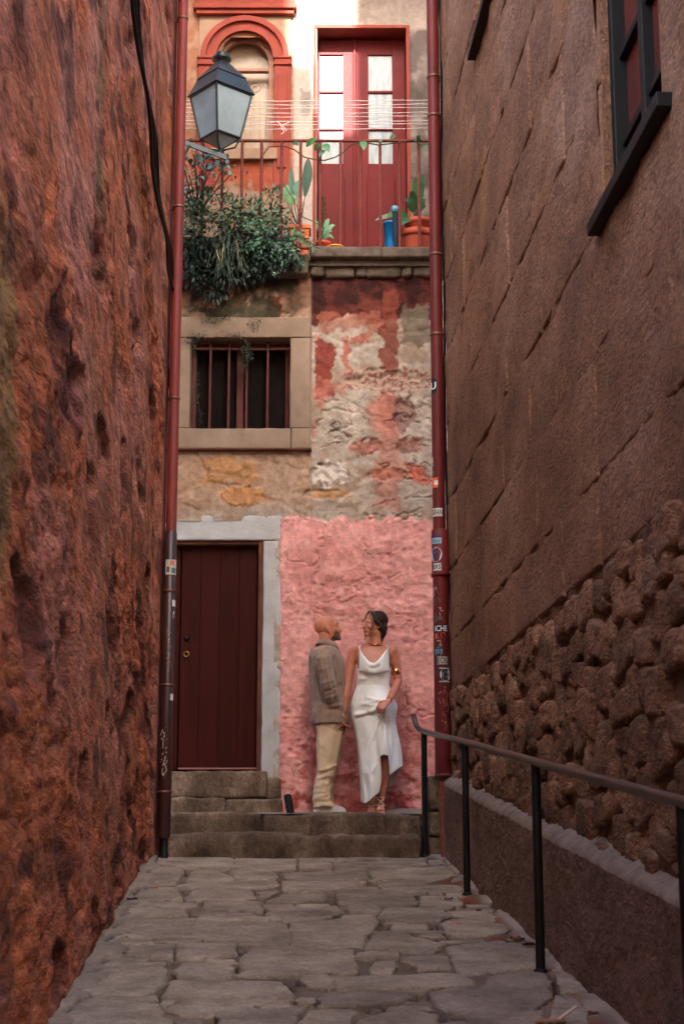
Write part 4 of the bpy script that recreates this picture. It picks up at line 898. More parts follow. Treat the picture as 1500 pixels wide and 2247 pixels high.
# ---------------------------------------------------------------- handrail
m_rail = mat('worn_steel', S(96, 80, 72), S(48, 38, 34), nscale=9, rough=.4, metal=.5, bump=.15, bscale=40, bdist=.003, spec=.5)
hr = thing('handrail', 'black handrail on posts sloping down the right side of the alley', 'handrail', (.8, 9, -.4))
posts = [(.655, 13.03), (.803, 10.68), (.931, 7.88), (1.071, 5.18), (1.16, 3.4)]
top = lambda y_: ramp_z(y_) + .98
for x_, y_ in posts:
    po = M().tube([(x_, y_, ramp_z(y_) - .05), (x_, y_, top(y_) - .01)], .0225 if y_ < 12 else .024, 12).build('post', m_black, hr)
    M().lathe((x_, y_, 0), [(.034, ramp_z(y_) - .01), (.034, ramp_z(y_) + .012), (.023, ramp_z(y_) + .02)], 12).build('foot_ring', m_black, po)
pts = [(x_, y_, top(y_)) for x_, y_ in posts[::-1]]; fine = []
for a, b in zip(pts[:-1], pts[1:]): fine += [tuple(np.array(a) * (1 - t) + np.array(b) * t) for t in np.linspace(0, 1, 6, endpoint=False)]
e = np.array(pts[-1]); fine += [tuple(e), tuple(e + (-.02, .12, .02)), tuple(e + (-.05, .2, .06)), tuple(e + (-.065, .23, .12)), tuple(e + (-.075, .235, .16))]
M().tube(fine, .0215, 14).build('rail', m_rail, hr)
# mossy stub of wall at the corner by the first post
st = M(); 
m_moss = mat('mossy_stone', S(96, 84, 62), S(46, 40, 30), S(120, 100, 84), nscale=7, contrast=.2, rough=.95, bump=.9, bscale=40, bdist=.02, speck=.2)
wl = thing('stone_stub', 'short mossy stone stub of wall between the first handrail post and the right drainpipe', 'stone stub', (.72, 13.2, .05))
xa_, xb_ = atY(936, 1760, 13.12).x, atY(966, 1760, 13.12).x + .12
for i, (a, b) in enumerate(((-.05, .22), (.225, .42), (.425, zt(1703, 13.12)))):
    rough_stone('stone', xa_ - .012 * (i == 0), xb_, 13.1, 13.5, a, b, m_moss, wl, .03, .02, 9, 200 + i)
# black pipe stub by the door steps
q = atY(636, 1775, 13.74)
tag(M().tube([(q.x + .01, 13.76, LZ - .02), (q.x - .005, 13.76, LZ + .06), (q.x - .018, 13.77, zt(1752, 13.77)), (q.x - .022, 13.78, zt(1746, 13.77))], .033, 12).build('drain_stub', m_black), 'short black pipe stub beside the stone door steps', 'pipe')

# ---------------------------------------------------------------- street lantern
m_lampmetal = mat('lamp_green_black', S(40, 46, 46), S(24, 26, 27), nscale=12, rough=.42, metal=.3, bump=.2, bscale=60, bdist=.003, spec=.5)
m_lampglass = mat('frosted_lamp_glass', S(172, 186, 190), S(120, 128, 128), nscale=5, contrast=.3, rough=.5, bump=.08, bscale=12, trans=.25, spec=.4)
lc_ = Vector((-1.068, 13.2, 0)); A0 = R(-94)
la = thing('street_lamp', 'four sided lantern with frosted panes on a wrought iron bracket', 'street lamp', (lc_.x, lc_.y, 6.1))
def sq(r, z): return [lc_ + Vector((r * math.cos(A0 + math.pi / 2 * i), r * math.sin(A0 + math.pi / 2 * i), z)) for i in range(4)]
def frust(m, r0, z0, r1, z1):
    a, b = sq(r0, z0), sq(r1, z1); m.add(a + b, [(0, 1, 5, 4), (1, 2, 6, 5), (2, 3, 7, 6), (3, 0, 4, 7), (3, 2, 1, 0), (4, 5, 6, 7)]); return m
zE, zW, zT_, zB_, zA = 6.645, 6.80, 6.95, 6.235, 6.09
rf = M(); frust(rf, .305, zE, .295, zE + .012); frust(rf, .292, zE + .013, .215, zW); frust(rf, .225, zW + .001, .218, zW + .012); frust(rf, .214, zW + .013, .075, zT_); rf.build('roof', m_lampmetal, la)
M().lathe((lc_.x, lc_.y, 0), [(.05, zT_), (.045, zT_ + .02), (.085, zT_ + .035), (.088, zT_ + .055), (.05, zT_ + .07), (.055, zT_ + .085), (.05, zT_ + .105), (.01, zT_ + .115)], 20).build('finial', m_lampmetal, la)
tp, bt = sq(.272, zE - .004), sq(.178, zB_)
fr = M()
for i in range(4):
    fr.tube([tp[i], bt[i]], .011, 6); fr.tube([tp[i], tp[(i + 1) % 4]], .012, 6); fr.tube([bt[i], bt[(i + 1) % 4]], .011, 6)
    fr.tube([bt[i], bt[i] * .75 + (lc_ + Vector((0, 0, zA))) * .25 + Vector((0, 0, -.05)), lc_ + Vector((0, 0, zA + .03))], .009, 6)
fr.tube([lc_ + Vector((0, 0, zA - .03)), lc_ + Vector((0, 0, zA + .05))], .02, 8); fr.build('frame', m_lampmetal, la)
for i in range(4):
    a, b, c_, d_ = tp[i], tp[(i + 1) % 4], bt[(i + 1) % 4], bt[i]; ce = (a + b + c_ + d_) / 4; ns = [p + (ce - p) * .03 for p in (a, b, c_, d_)]; inn = (lc_ + Vector((0, 0, ce.z)) - ce).normalized() * .006
    M().add(ns + [p + inn for p in ns], [(0, 1, 2, 3), (7, 6, 5, 4), (0, 4, 5, 1), (1, 5, 6, 2), (2, 6, 7, 3), (3, 7, 4, 0)]).build('glass_pane', m_lampglass, la)
ap = lc_ + Vector((0, 0, zA + .04)); bq = sq(.165, zB_ - .006)
for i in range(4):
    M().add([bq[i], bq[(i + 1) % 4], ap], [(0, 1, 2)]).build('bottom_pane', m_lampglass, la)
br = M(); p0 = Vector((-1.52, 13.08, 6.20)); p1 = lc_ + Vector((.06, 0, zA - .035))
br.obox((p0 + p1) / 2, (p1 - p0) / 2, (0, .012, 0), (0, 0, .022)); br.obox(p0 + Vector((.02, 0, -.1)), (.012, 0, 0), (0, .03, 0), (0, 0, .22))
br.tube([p0 + Vector((.03, 0, -.28)), p0 + Vector((.12, 0, -.22)), p0 + Vector((.2, .01, -.08))], .012, 6)
sc_ = Vector((-1.16, 13.17, 5.985)); br.tube([sc_ + Vector(((.062 - .012 * t / 6) * math.cos(t), 0, (.07 - .014 * t / 6) * math.sin(t))) for t in np.linspace(.5, 6.6, 26)], .011, 6); br.build('bracket', m_lampmetal, la)

# ---------------------------------------------------------------- balcony railing and clotheslines
YR = 14.12
bl = thing('railing', 'rusty red iron balcony railing below the clotheslines', 'railing', (0, YR, 5.55))
zr1, zr0 = zt(309, YR), zt(545, YR)
M().box(-2.2, 1.3, YR - .016, YR + .016, zr1 - .011, zr1 + .011, .004).build('top_rail', m_iron_red, bl); M().box(-2.2, 1.3, YR - .015, YR + .015, zr0 - .01, zr0 + .01, .004).build('bottom_rail', m_iron_red, bl)
proto = None
for p in [401, 444, 487, 530, 573, 617, 659, 702, 747, 791, 834, 876, 919, 962]:
    x_ = atY(p, 430, YR).x
    if proto is None:
        proto = M().tube([(0, 0, 0), (0, 0, zr1 - zr0 - .02)], .0145, 8).build('baluster', m_iron_red, bl); o = proto
    else: o = proto.copy(); COL.objects.link(o); o.parent = bl; o.matrix_parent_inverse = proto.matrix_parent_inverse.copy()
    o.location = (x_, YR, zr0 + .01)
for p in (705, 877):
    x_ = atY(p, 550, YR).x; z_ = zr0 - .01
    M().lathe((x_, YR, 0), [(.012, z_), (.03, z_ - .012), (.036, z_ - .03), (.028, z_ - .045), (.02, z_ - .05), (.034, z_ - .06), (.034, 5.545)], 12).build('foot', m_iron_red, bl)
m_line = mat('pale_cord', S(214, 208, 204), S(180, 172, 168), nscale=30, rough=.7, bump=0)
cl = thing('clothesline', 'set of pale clotheslines strung along the balcony above the railing', 'clothesline', (0, 13.95, 6.9))
for i, py in enumerate((219, 228, 235, 246, 254, 264, 271, 281)):
    yy = 13.98 - .05 * (i % 2); z_ = zt(py, yy)
    M().tube([(-1.75 + 2.7 * t, yy, z_ - .012 * math.sin(math.pi * t) + .003 * math.sin(t * 40 + i * 3)) for t in np.linspace(0, 1, 24)], .0034, 5, False).build('line', m_line, cl)
kq = atY(612, 270, 13.93); kn = M()
kn.tube([kq + Vector((-.08, 0, .005)), kq + Vector((-.02, -.01, .012)), kq + Vector((.03, 0, -.02)), kq + Vector((.1, 0, .01))], .005, 5)
kn.tube([kq, kq + Vector((.03, 0, -.05)), kq + Vector((.05, 0, -.09)), kq + Vector((.02, 0, -.11))], .004, 5); kn.tube([kq + Vector((.02, 0, -.01)), kq + Vector((.06, 0, -.06)), kq + Vector((.07, 0, -.08))], .004, 5); kn.build('knotted_cord', m_line, cl)
for x_ in (-1.76, .955): M().box(x_ - .012, x_ + .012, 13.86, 14.12, zt(217, 13.95) - .3, zt(217, 13.95) + .02, .003).build('line_bracket', m_iron_red, cl)


# ---------------------------------------------------------------- balcony plants and pots
def leafmat(name, a, b): return mat(name, a, b, nscale=7, rough=.5, bump=.1, bscale=30, attr=True, spec=.4)
m_leaf = leafmat('leaf', WHITE, (.7, .74, .7)); m_stem = mat('stem', S(84, 66, 48), S(58, 48, 34), nscale=10, rough=.9)
def leaves(name, P, Dv, L, W, cols, parent, rs, label=None, kind=None):
    """many small folded leaves: P base points, Dv growth directions"""
    P = np.asarray(P); n = len(P); Dv = Dv / np.maximum(np.linalg.norm(Dv, axis=1), 1e-6)[:, None]
    up = rs.randn(n, 3) * .5 + np.array([0, -.5, 1.0]); sd_ = np.cross(Dv, up); sd_ /= np.maximum(np.linalg.norm(sd_, axis=1), 1e-6)[:, None]; nm = np.cross(sd_, Dv)
    L = L * (.6 + .8 * rs.rand(n))[:, None]; W = W * (.6 + .8 * rs.rand(n))[:, None]
    b = P; t = P + Dv * L - nm * L * .15; m = P + Dv * L * .45 + nm * L * .05; l = m + sd_ * W / 2 + nm * W * .18; r = m - sd_ * W / 2 + nm * W * .18
    V = np.stack([b, l, t, r, m], 1).reshape(-1, 3); k = np.arange(n)[:, None] * 5
    Q = np.concatenate([k + np.array([[0, 4, 1]]), k + np.array([[1, 4, 2]]), k + np.array([[0, 3, 4]]), k + np.array([[3, 2, 4]])])
    ci = rs.randint(len(cols), size=n); c_ = np.array([S(*q) for q in cols])[ci] * (.7 + .6 * rs.rand(n))[:, None]
    o = link(name, np_mesh(name, V, Q, m_leaf, True, np.repeat(c_, 5, 0)), parent, label)
    if kind: o['kind'] = kind
    return o
def cloud(blobs, n, Y, dy, rs):
    """points and outward directions scattered through several ellipsoids given in facade coordinates"""
    P, Dv = [], []
    wts = np.array([b[2] * b[3] for b in blobs], float); wts /= wts.sum()
    for (px, py, rx, ry), wt in zip(blobs, wts):
        c_ = np.array(atY(px, py, Y)); k = int(n * wt); q = rs.randn(k, 3); q /= np.linalg.norm(q, axis=1)[:, None]; rad = (rs.rand(k) ** .45)[:, None]
        p = q * rad * np.array([rx / 240, dy, ry / 240]); P.append(c_ + p); Dv.append(q + rs.randn(k, 3) * .6 + np.array([0, -.2, .1]))
    return np.vstack(P), np.vstack(Dv)
def big_leaf(pts, width, m, name, parent, colr, fold=.25):
    pts = [Vector(p) for p in pts]; n = len(pts); V = []
    for i, p in enumerate(pts):
        t = i / (n - 1); w_ = .78 * width * (math.sin(math.pi * min(1, .06 + t * .94)) ** .8) * .5
        tg = (pts[min(i + 1, n - 1)] - pts[max(i - 1, 0)]).normalized(); sd_ = tg.cross(Vector((0, -1, .15)))
        sd_ = sd_.normalized() if sd_.length > 1e-4 else Vector((1, 0, 0)); nm = sd_.cross(tg)
        V += [p + sd_ * w_ + nm * w_ * fold, p, p - sd_ * w_ + nm * w_ * fold]
    Q = []
    for i in range(n - 1): Q += [(3 * i, 3 * i + 1, 3 * i + 4, 3 * i + 3), (3 * i + 1, 3 * i + 2, 3 * i + 5, 3 * i + 4)]
    return link(name, np_mesh(name, np.array([tuple(v) for v in V]), Q, m_leaf, True, np.tile(np.array(S(*colr)), (len(V), 1))), parent)
def arc(a, b, c_, n=9): a, b, c_ = Vector(a), Vector(b), Vector(c_); return [a * (1 - t) ** 2 + b * 2 * t * (1 - t) + c_ * t * t for t in np.linspace(0, 1, n)]
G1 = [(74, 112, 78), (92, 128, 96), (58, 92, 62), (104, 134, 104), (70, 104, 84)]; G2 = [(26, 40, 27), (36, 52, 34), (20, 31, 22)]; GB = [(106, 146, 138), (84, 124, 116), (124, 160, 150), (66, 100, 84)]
rs = np.random.RandomState(5)
def stems(px0, py0, tips, Y, parent, r=.006):
    m = M()
    for tx, ty in tips:
        a, b = atY(px0, py0, Y), atY(tx, ty, Y - .05 + .1 * rs.rand()); mid = (a + b) / 2 + Vector((rs.randn() * .04, -.03, .03)); m.tube(arc(a, mid, b), r, 5)
    return m.build('stem', m_stem, parent)
# trough holding the trailing plants
tr = thing('plant_trough', 'long dark plant trough behind the railing, overgrown by the trailing plants', 'trough', (-1.0, 14.3, 5.5))
M().box(-1.72, -.42, 14.16, 14.42, 5.50, 5.70, .012).build('box', m_moss, tr); M().box(-1.70, -.44, 14.18, 14.40, 5.69, 5.712).build('soil', m_soil, tr)
tagm = atY(446, 545, 14.14); M().box(tagm.x - .035, tagm.x + .035, 14.148, 14.158, tagm.z - .022, tagm.z + .022, .002).build('plant_tag', m_grey_paint, tr)
p1 = thing('bushy_plant', 'bushy grey green plant crowding the left half of the balcony railing', 'plant', tuple(atY(520, 520, 14.2)))
P, Dv = cloud([(470, 455, 62, 45), (530, 470, 60, 42), (590, 455, 45, 50), (560, 500, 70, 40), (430, 480, 35, 45), (500, 500, 80, 40), (425, 520, 26, 50), (600, 500, 50, 45)], 2000, 14.1, .17, rs); leaves('foliage', P, Dv, .05, .024, G1, p1, rs)
stems(520, 540, [(440, 440), (470, 420), (510, 430), (560, 430), (600, 415), (540, 440), (455, 470)], 14.15, p1)
p2 = thing('trailing_plant', 'dark trailing plant hanging over the balcony edge above the barred window', 'plant', tuple(atY(500, 560, 14.0)))
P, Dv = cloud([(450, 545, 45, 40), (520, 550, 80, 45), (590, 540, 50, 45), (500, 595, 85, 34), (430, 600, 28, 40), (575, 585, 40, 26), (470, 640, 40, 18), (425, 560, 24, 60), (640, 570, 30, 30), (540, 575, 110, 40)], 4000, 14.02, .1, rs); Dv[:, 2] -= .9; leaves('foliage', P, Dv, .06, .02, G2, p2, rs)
stems(520, 530, [(440, 600), (480, 620), (540, 610), (590, 590), (500, 640)], 14.05, p2)
p3 = thing('grass_plant', 'tuft of long drooping grass blades, some yellowed, over the balcony edge', 'plant', tuple(atY(490, 540, 13.95)))
for i in range(46):
    x0_ = 470 + rs.rand() * 60; y0_ = 500 + rs.rand() * 40; a = atY(x0_, y0_, 14.02); b = atY(x0_ + rs.randn() * 14, y0_ + 10, 13.9); c_ = atY(x0_ + rs.randn() * 20, y0_ + 60 + rs.rand() * 55, 13.93)
    big_leaf(arc(a, b, c_, 7), .010, m_leaf, 'blade', p3, [(44, 60, 40), (62, 78, 50), (40, 54, 36), (52, 70, 48)][i % 4] if i % 17 else (206, 176, 120))
p4 = thing('fern', 'feathery green fern arching over the balcony edge beside the orange planter', 'fern', tuple(atY(600, 545, 13.95)))
for i in range(15):
    a0_ = R(150 + i * 16 + rs.randn() * 8); a = atY(615, 530, 14.05); ln = .22 + .12 * rs.rand(); dx_, dz_ = math.cos(a0_) * ln, math.sin(a0_) * ln
    path = arc(a, a + Vector((dx_ * .7, -.1, dz_ * .5 + .1)), a + Vector((dx_, -.12 - .06 * rs.rand(), dz_ - .04)), 14)
    P, Dv = [], []
    for j in range(2, 14):
        tg = (path[j] - path[j - 1]).normalized(); sd_ = tg.cross(Vector((0, -1, .3))).normalized()
        for s_ in (-1, 1):
            for q in (0, .5): P.append(tuple(path[j] - (path[j] - path[j - 1]) * q)); Dv.append(tuple(sd_ * s_ + tg * .6))
    fo = leaves('frond', P, np.array(Dv), .042, .015, [(70, 106, 76), (54, 86, 62), (84, 118, 88)], p4, rs)
p5 = thing('climbing_plant', 'climbing plant with bluish leaves growing up beside the lantern bracket', 'plant', tuple(atY(430, 430, 14.1)))
tips = [(400, 350), (425, 340), (455, 345), (490, 365), (505, 385), (415, 385), (440, 375), (400, 420), (470, 360)]
stems(430, 480, tips, 14.05, p5, .007)
P, Dv = [], []
for tx, ty in tips:
    c_ = np.array(atY(tx, ty, 14.0))
    for j in range(9): P.append(c_ + rs.randn(3) * np.array([.06, .05, .06])); Dv.append(rs.randn(3) + np.array([.3, -.3, -.3]))
leaves('foliage', P, np.array(Dv), .085, .04, GB, p5, rs)
P, Dv = cloud([(425, 430, 32, 45), (415, 480, 24, 40)], 240, 14.05, .1, rs); leaves('foliage', P, Dv, .045, .024, GB + G1, p5, rs)
# orange square planter with lily leaves
m_orange = mat('orange_terracotta', S(206, 112, 66), S(172, 88, 54), nscale=6, rough=.8, bump=.25, speck=.05); m_terrapot = mat('terracotta_pot', S(186, 84, 58), S(150, 66, 46), nscale=6, rough=.8, bump=.2)
def square_pot(c_, h, s0, s1, m, name, parent):
    o = M(); v0 = [(c_.x + sx * s0, c_.y + sy * s0, c_.z) for sx, sy in ((-1, -1), (1, -1), (1, 1), (-1, 1))]; v1 = [(c_.x + sx * s1, c_.y + sy * s1, c_.z + h - .04) for sx, sy in ((-1, -1), (1, -1), (1, 1), (-1, 1))]
    o.add(v0 + v1, [(3, 2, 1, 0), (0, 1, 5, 4), (1, 2, 6, 5), (2, 3, 7, 6), (3, 0, 4, 7), (4, 5, 6, 7)])
    o.box(c_.x - s1 - .012, c_.x + s1 + .012, c_.y - s1 - .012, c_.y + s1 + .012, c_.z + h - .04, c_.z + h, .006); return o.build(name, m, parent)
pc = Vector((atY(657, 520, 14.35).x, 14.35, 5.56)); hpot = zt(497, 14.3) - 5.56
pt = thing('potted_plant', 'broad leaved lily in a square orange planter at the left jamb of the red door', 'potted plant', tuple(pc))
square_pot(pc, hpot, .075, .095, m_orange, 'planter', pt); M().box(pc.x - .09, pc.x + .09, pc.y - .09, pc.y + .09, pc.z + hpot - .002, pc.z + hpot + .004).build('soil', m_soil, pt)
bs_ = pc + Vector((0, 0, hpot))
for (tx, ty, wd, cl_, sx) in ((676, 345, .12, (44, 78, 56), .04), (640, 365, .07, (56, 92, 66), -.06), (655, 395, .11, (96, 138, 118), -.03), (645, 428, .12, (74, 122, 58), -.1), (632, 405, .1, (96, 138, 92), -.12), (615, 455, .1, (60, 98, 56), -.14)):
    t_ = atY(tx, ty, 14.3); a = bs_; b = (a + t_) / 2 + Vector((sx, -.05, .08)); path = arc(a, b, t_, 14); k0 = 5 if ty < 380 else 7
    M().tube(path[:k0 + 1], .005, 5).build('stalk', m_stem, pt); big_leaf(path[k0:], wd, m_leaf, 'leaf', pt, cl_)
# small terracotta pot with a moss pole
pc = Vector((atY(706, 540, 14.22).x, 14.24, 5.556))
pt = thing('potted_plant', 'small terracotta pot with a moss pole in front of the red door', 'potted plant', tuple(pc))
M().lathe((pc.x, pc.y, pc.z), [(.06, 0), (.075, .09), (.086, .092), (.088, .12), (.07, .121)], 18).build('pot', m_terrapot, pt)
M().tube([pc + Vector((.01, 0, .1)), pc + Vector((.015, 0, zt(432, 14.24) - pc.z))], .022, 10).build('moss_pole', mat('moss_pole', S(104, 68, 46), S(70, 46, 30), nscale=30, rough=1, bump=.9, bscale=60, bdist=.02), pt)
for tx, ty, wd, cl_ in ((735, 490, .06, (110, 150, 112)), (690, 480, .06, (96, 140, 104)), (728, 505, .05, (84, 122, 84)), (695, 500, .05, (70, 106, 72)), (722, 475, .06, (104, 150, 120)), (732, 520, .05, (84, 120, 84))):
    t_ = atY(tx, ty, 14.18); a = pc + Vector((.01, -.02, .13)); big_leaf(arc(a, (a + t_) / 2 + Vector((0, -.03, .07)), t_ + Vector((0, 0, -.02)), 9), wd, m_leaf, 'leaf', pt, cl_)
# big terracotta pot with strap leaves on the right
pc = Vector((atY(915, 530, 14.4).x, 14.42, 5.556))
pt = thing('potted_plant', 'long leaved plant in a large ribbed terracotta pot beside the right drainpipe', 'potted plant', tuple(pc))
hp = zt(503, 14.3) - pc.z
M().lathe((pc.x, pc.y, pc.z), [(.12, 0)] + [(.12 + .05 * t + .004 * (i % 2), hp * .8 * t) for i, t in enumerate(np.linspace(.05, 1, 12))] + [(.185, hp * .8), (.185, hp), (.165, hp), (.16, hp * .93)], 24).build('pot', m_terrapot, pt)
M().lathe((pc.x + .02, pc.y + .03, pc.z + hp * .9), [(.1, 0), (.125, hp * .45), (.135, hp * .45), (.135, hp * .6), (.12, hp * .6)], 22).build('inner_pot', m_terrapot, pt)
bs_ = pc + Vector((0, 0, hp * 1.3))
for tx, ty, wd, cl_ in ((913, 388, .11, (74, 116, 70)), (888, 440, .13, (58, 96, 58)), (900, 420, .1, (50, 84, 54)), (848, 476, .14, (64, 108, 60)), (822, 484, .07, (136, 150, 128)), (925, 400, .1, (84, 126, 84)), (935, 440, .1, (90, 128, 84)), (872, 500, .09, (70, 108, 66)), (930, 380, .08, (100, 140, 110))):
    t_ = atY(tx, ty, 14.25); path = arc(bs_, (bs_ + t_) / 2 + Vector((0, -.04, .12)), t_, 14); M().tube(path[:5], .006, 5).build('stalk', m_stem, pt); big_leaf(path[4:], wd, m_leaf, 'leaf', pt, cl_)
# blue container with a dark handle
bc = Vector((atY(857, 520, 14.24).x, 14.26, 5.556)); zt1 = zt(488, 14.24) - bc.z
m_blue = mat('blue_plastic', S(24, 110, 170), S(18, 92, 150), nscale=5, rough=.35, bump=.05, spec=.5)
bt_ = thing('bucket', 'blue cylindrical bucket on the balcony with a dark handle standing in it', 'bucket', tuple(bc))
M().lathe((bc.x, bc.y, bc.z), [(.055, 0), (.068, zt1 - .02), (.074, zt1 - .018), (.074, zt1), (.062, zt1), (.06, zt1 - .03)], 20).build('bucket_body', m_blue, bt_)
um = Vector((atY(866, 470, 14.2).x, 14.2, 5.556)); zt2 = zt(452, 14.2)
ub = thing('umbrella', 'furled dark umbrella with a pale blue knob leaning at the blue bucket', 'umbrella', tuple(um))
M().tube([um + Vector((.012, 0, .0)), um + Vector((.004, 0, .2)), um + Vector((0, 0, zt2 - .06 - um.z))], [.016, .03, .022], 12).build('furled_cloth', mat('navy_cloth', S(34, 44, 60), S(24, 32, 46), nscale=20, rough=.8, bump=.3), ub)
M().lathe((um.x, um.y, zt2 - .06), [(.024, 0), (.036, .012), (.036, .045), (.024, .056), (.01, .06)], 14).build('knob', mat('pale_blue_plastic', S(96, 150, 176), S(72, 124, 150), rough=.4, bump=0, spec=.5), ub)
oq = Vector((atY(735, 550, 14.12).x, 14.16, 5.556))
tag(M().lathe((oq.x, oq.y, oq.z), [(.05, 0), (.07, .035), (.082, .04), (.082, .048), (.06, .046), (.05, .02)], 20).build('bowl', mat('orange_plastic', S(240, 150, 40), S(226, 130, 32), rough=.35, bump=0, spec=.5)), 'small bright orange bowl on the balcony edge', 'bowl')
# vine along the top rail
vn_ = thing('vine', 'green vine trailing along the top rail of the balcony railing', 'vine', tuple(atY(760, 315, 14.08)))
vp = [(573, 345), (590, 322), (620, 320), (645, 328), (668, 345), (690, 350), (712, 352), (735, 345), (752, 335), (768, 318), (795, 312), (830, 318), (850, 316), (880, 312), (905, 308), (930, 322)]
M().tube([atY(a, b, 14.07) for a, b in vp], .006, 6).build('stem', m_stem, vn_)
M().tube([atY(a, b, 14.06) for a, b in ((620, 400), (645, 440), (662, 475), (685, 485), (712, 500), (690, 540))], .005, 5).build('stem', m_stem, vn_)
for (a, b, c_, d_, wd) in ((672, 322, 695, 305, .08), (708, 318, 722, 334, .1), (690, 330, 702, 318, .07), (795, 310, 798, 330, .09), (855, 306, 868, 302, .08), (918, 312, 922, 300, .08), (640, 316, 655, 320, .07), (930, 320, 936, 330, .07), (830, 316, 838, 310, .06), (712, 330, 700, 345, .06)):
    p_, q_ = atY(a, b, 14.06), atY(c_, d_, 14.0); big_leaf(arc(p_, (p_ + q_) / 2 + Vector((0, -.02, .02)), q_, 7), wd, m_leaf, 'leaf', vn_, [(62, 104, 60), (48, 84, 50), (84, 128, 84)][int(a) % 3])
# weeds hanging at the barred window
for lab, bl_, nn in (('wispy weed hanging before the mullion of the barred window', [(540, 765, 12, 18), (534, 795, 9, 14), (546, 780, 8, 12), (538, 812, 7, 10)], 420), ('wispy weed creeping down the left side of the barred window', [(425, 755, 8, 22), (432, 860, 5, 50), (418, 745, 12, 8), (440, 915, 5, 18)], 300), ('patch of dark moss weeds growing above the barred window', [(470, 690, 36, 22), (510, 735, 40, 8), (560, 705, 18, 16), (440, 735, 18, 12)], 420)):
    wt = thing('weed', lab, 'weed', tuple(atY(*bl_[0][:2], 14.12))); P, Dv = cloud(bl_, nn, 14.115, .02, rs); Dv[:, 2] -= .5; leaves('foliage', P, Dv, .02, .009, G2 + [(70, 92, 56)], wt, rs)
    if 'moss' not in lab: M().tube([atY(a, b, 14.118) for a, b in [(bl_[0][0], bl_[0][1] - 25)] + [q[:2] for q in sorted(bl_, key=lambda q: q[1])]], .003, 5).build('stem', m_stem, wt)

# ---------------------------------------------------------------- litter on the paving
def butt(px, py, ang, ln, cols, lab, cat='cigarette end'):
    p = on_ramp(px, py, .012); d_ = Vector((math.cos(ang), math.sin(ang), .1083 * math.sin(ang))); t = thing('cigarette_end', lab, cat, tuple(p))
    M().tube([p - d_ * ln / 2, p + d_ * ln * .1], .006, 8).build('paper', flat(*cols[0]), t); M().tube([p + d_ * ln * .1, p + d_ * ln / 2], .0062, 8).build('filter', flat(*cols[1]), t)
butt(284, 2057, 2.0, .1, ((214, 196, 180), (206, 150, 110)), 'cigarette end on the paving near the left wall')
butt(996, 2027, .2, .07, ((206, 150, 110), (206, 120, 80)), 'orange cigarette end on a round paving stone')
butt(340, 1946, .1, .05, ((196, 120, 90), (190, 100, 70)), 'tiny reddish cigarette end near the far left of the paving')
def leafbit(px, py, s, colr, lab, cat='dead leaf', name='dead_leaf'):
    p = on_ramp(px, py, .012); v = []; n = 9; rr = random.Random(int(px))
    for i in range(n):
        t = 2 * math.pi * i / n; k = .6 * s * (.6 + .5 * rr.random()); v.append(p + Vector((k * math.cos(t) * 1.4, k * math.sin(t), .1083 * k * math.sin(t) + s * .4 * rr.random())))
    v.append(p + Vector((0, 0, s * .15))); m = M().add(v, [(i, (i + 1) % n, n) for i in range(n)]); m.add([q - Vector((0, 0, .004)) for q in v], [((i + 1) % n, i, n) for i in range(n)])
    tag(m.build(name, flat(*[int(q * .7) for q in colr])), lab, cat)
leafbit(290, 1974, .05, (104, 58, 44), 'crumpled brown dead leaf by the left wall'); leafbit(564, 2208, .022, (226, 220, 214), 'small white scrap lying on the paving', 'paper scrap', 'paper_scrap')
leafbit(985, 1973, .04, (150, 74, 50), 'curled orange leaf beside the second handrail post'); leafbit(1135, 2062, .05, (150, 84, 56), 'brown leaf litter against the low wall'); leafbit(1110, 2066, .035, (170, 160, 152), 'pale paper scrap near the third handrail post', 'paper scrap', 'paper_scrap')
leafbit(1160, 2075, .05, (140, 70, 44), 'rusty leaf in the gutter just left of the third handrail post'); leafbit(1300, 2222, .035, (160, 90, 60), 'orange leaf in the rusty gutter near the bottom right'); leafbit(1050, 1998, .03, (120, 70, 52), 'small dark leaf in front of the second handrail post')
t = thing('paper_strip', 'torn pale paper strip on the paving at the bottom right', 'paper scrap', tuple(on_ramp(1222, 2238)))
p = on_ramp(1222, 2238, .015)
M().obox(p + Vector((.03, 0, .02)), (.05, .02, .03), (-.004, .012, 0), (0, .0, .003)).build('strip', flat(206, 184, 166), t); M().obox(p + Vector((-.03, -.02, .0)), (.06, .0, .004), (0, .016, .002), (0, 0, .003)).build('strip', flat(170, 116, 90), t)
# ---------------------------------------------------------------- the couple
m_skin = mat('tanned_skin', S(196, 124, 94), S(168, 100, 76), nscale=22, rough=.5, bump=.08, bscale=120, bdist=.002, spec=.4)
m_skin2 = mat('fair_skin', S(192, 122, 92), S(168, 100, 74), nscale=22, rough=.45, bump=.08, bscale=120, bdist=.002, spec=.45)
m_stubble = mat('grey_stubble', S(126, 96, 80), S(92, 72, 62), nscale=60, rough=.8, bump=.3, bscale=200, bdist=.003)
m_lips = mat('lips', S(168, 86, 78), S(150, 74, 68), nscale=30, rough=.4, bump=0)
m_eye = mat('eye_white', S(164, 150, 142), rough=.2, bump=0, spec=.5); m_iris = mat('iris', S(40, 28, 22), rough=.15, bump=0, spec=.6)
m_hair = mat('dark_brown_hair', S(64, 43, 31), S(32, 21, 16), nscale=40, rough=.55, bump=.5, bscale=60, bdist=.004, spec=.25, stretch=(3, 3, .4))
m_hair_l = mat('light_brown_strand', S(142, 106, 76), S(104, 74, 54), nscale=40, rough=.5, bump=.3)
m_satin = mat('ivory_satin', S(238, 236, 230), S(226, 222, 216), nscale=4, rough=.38, bump=.05, bscale=60, bdist=.002, spec=.5, sheen=.2)
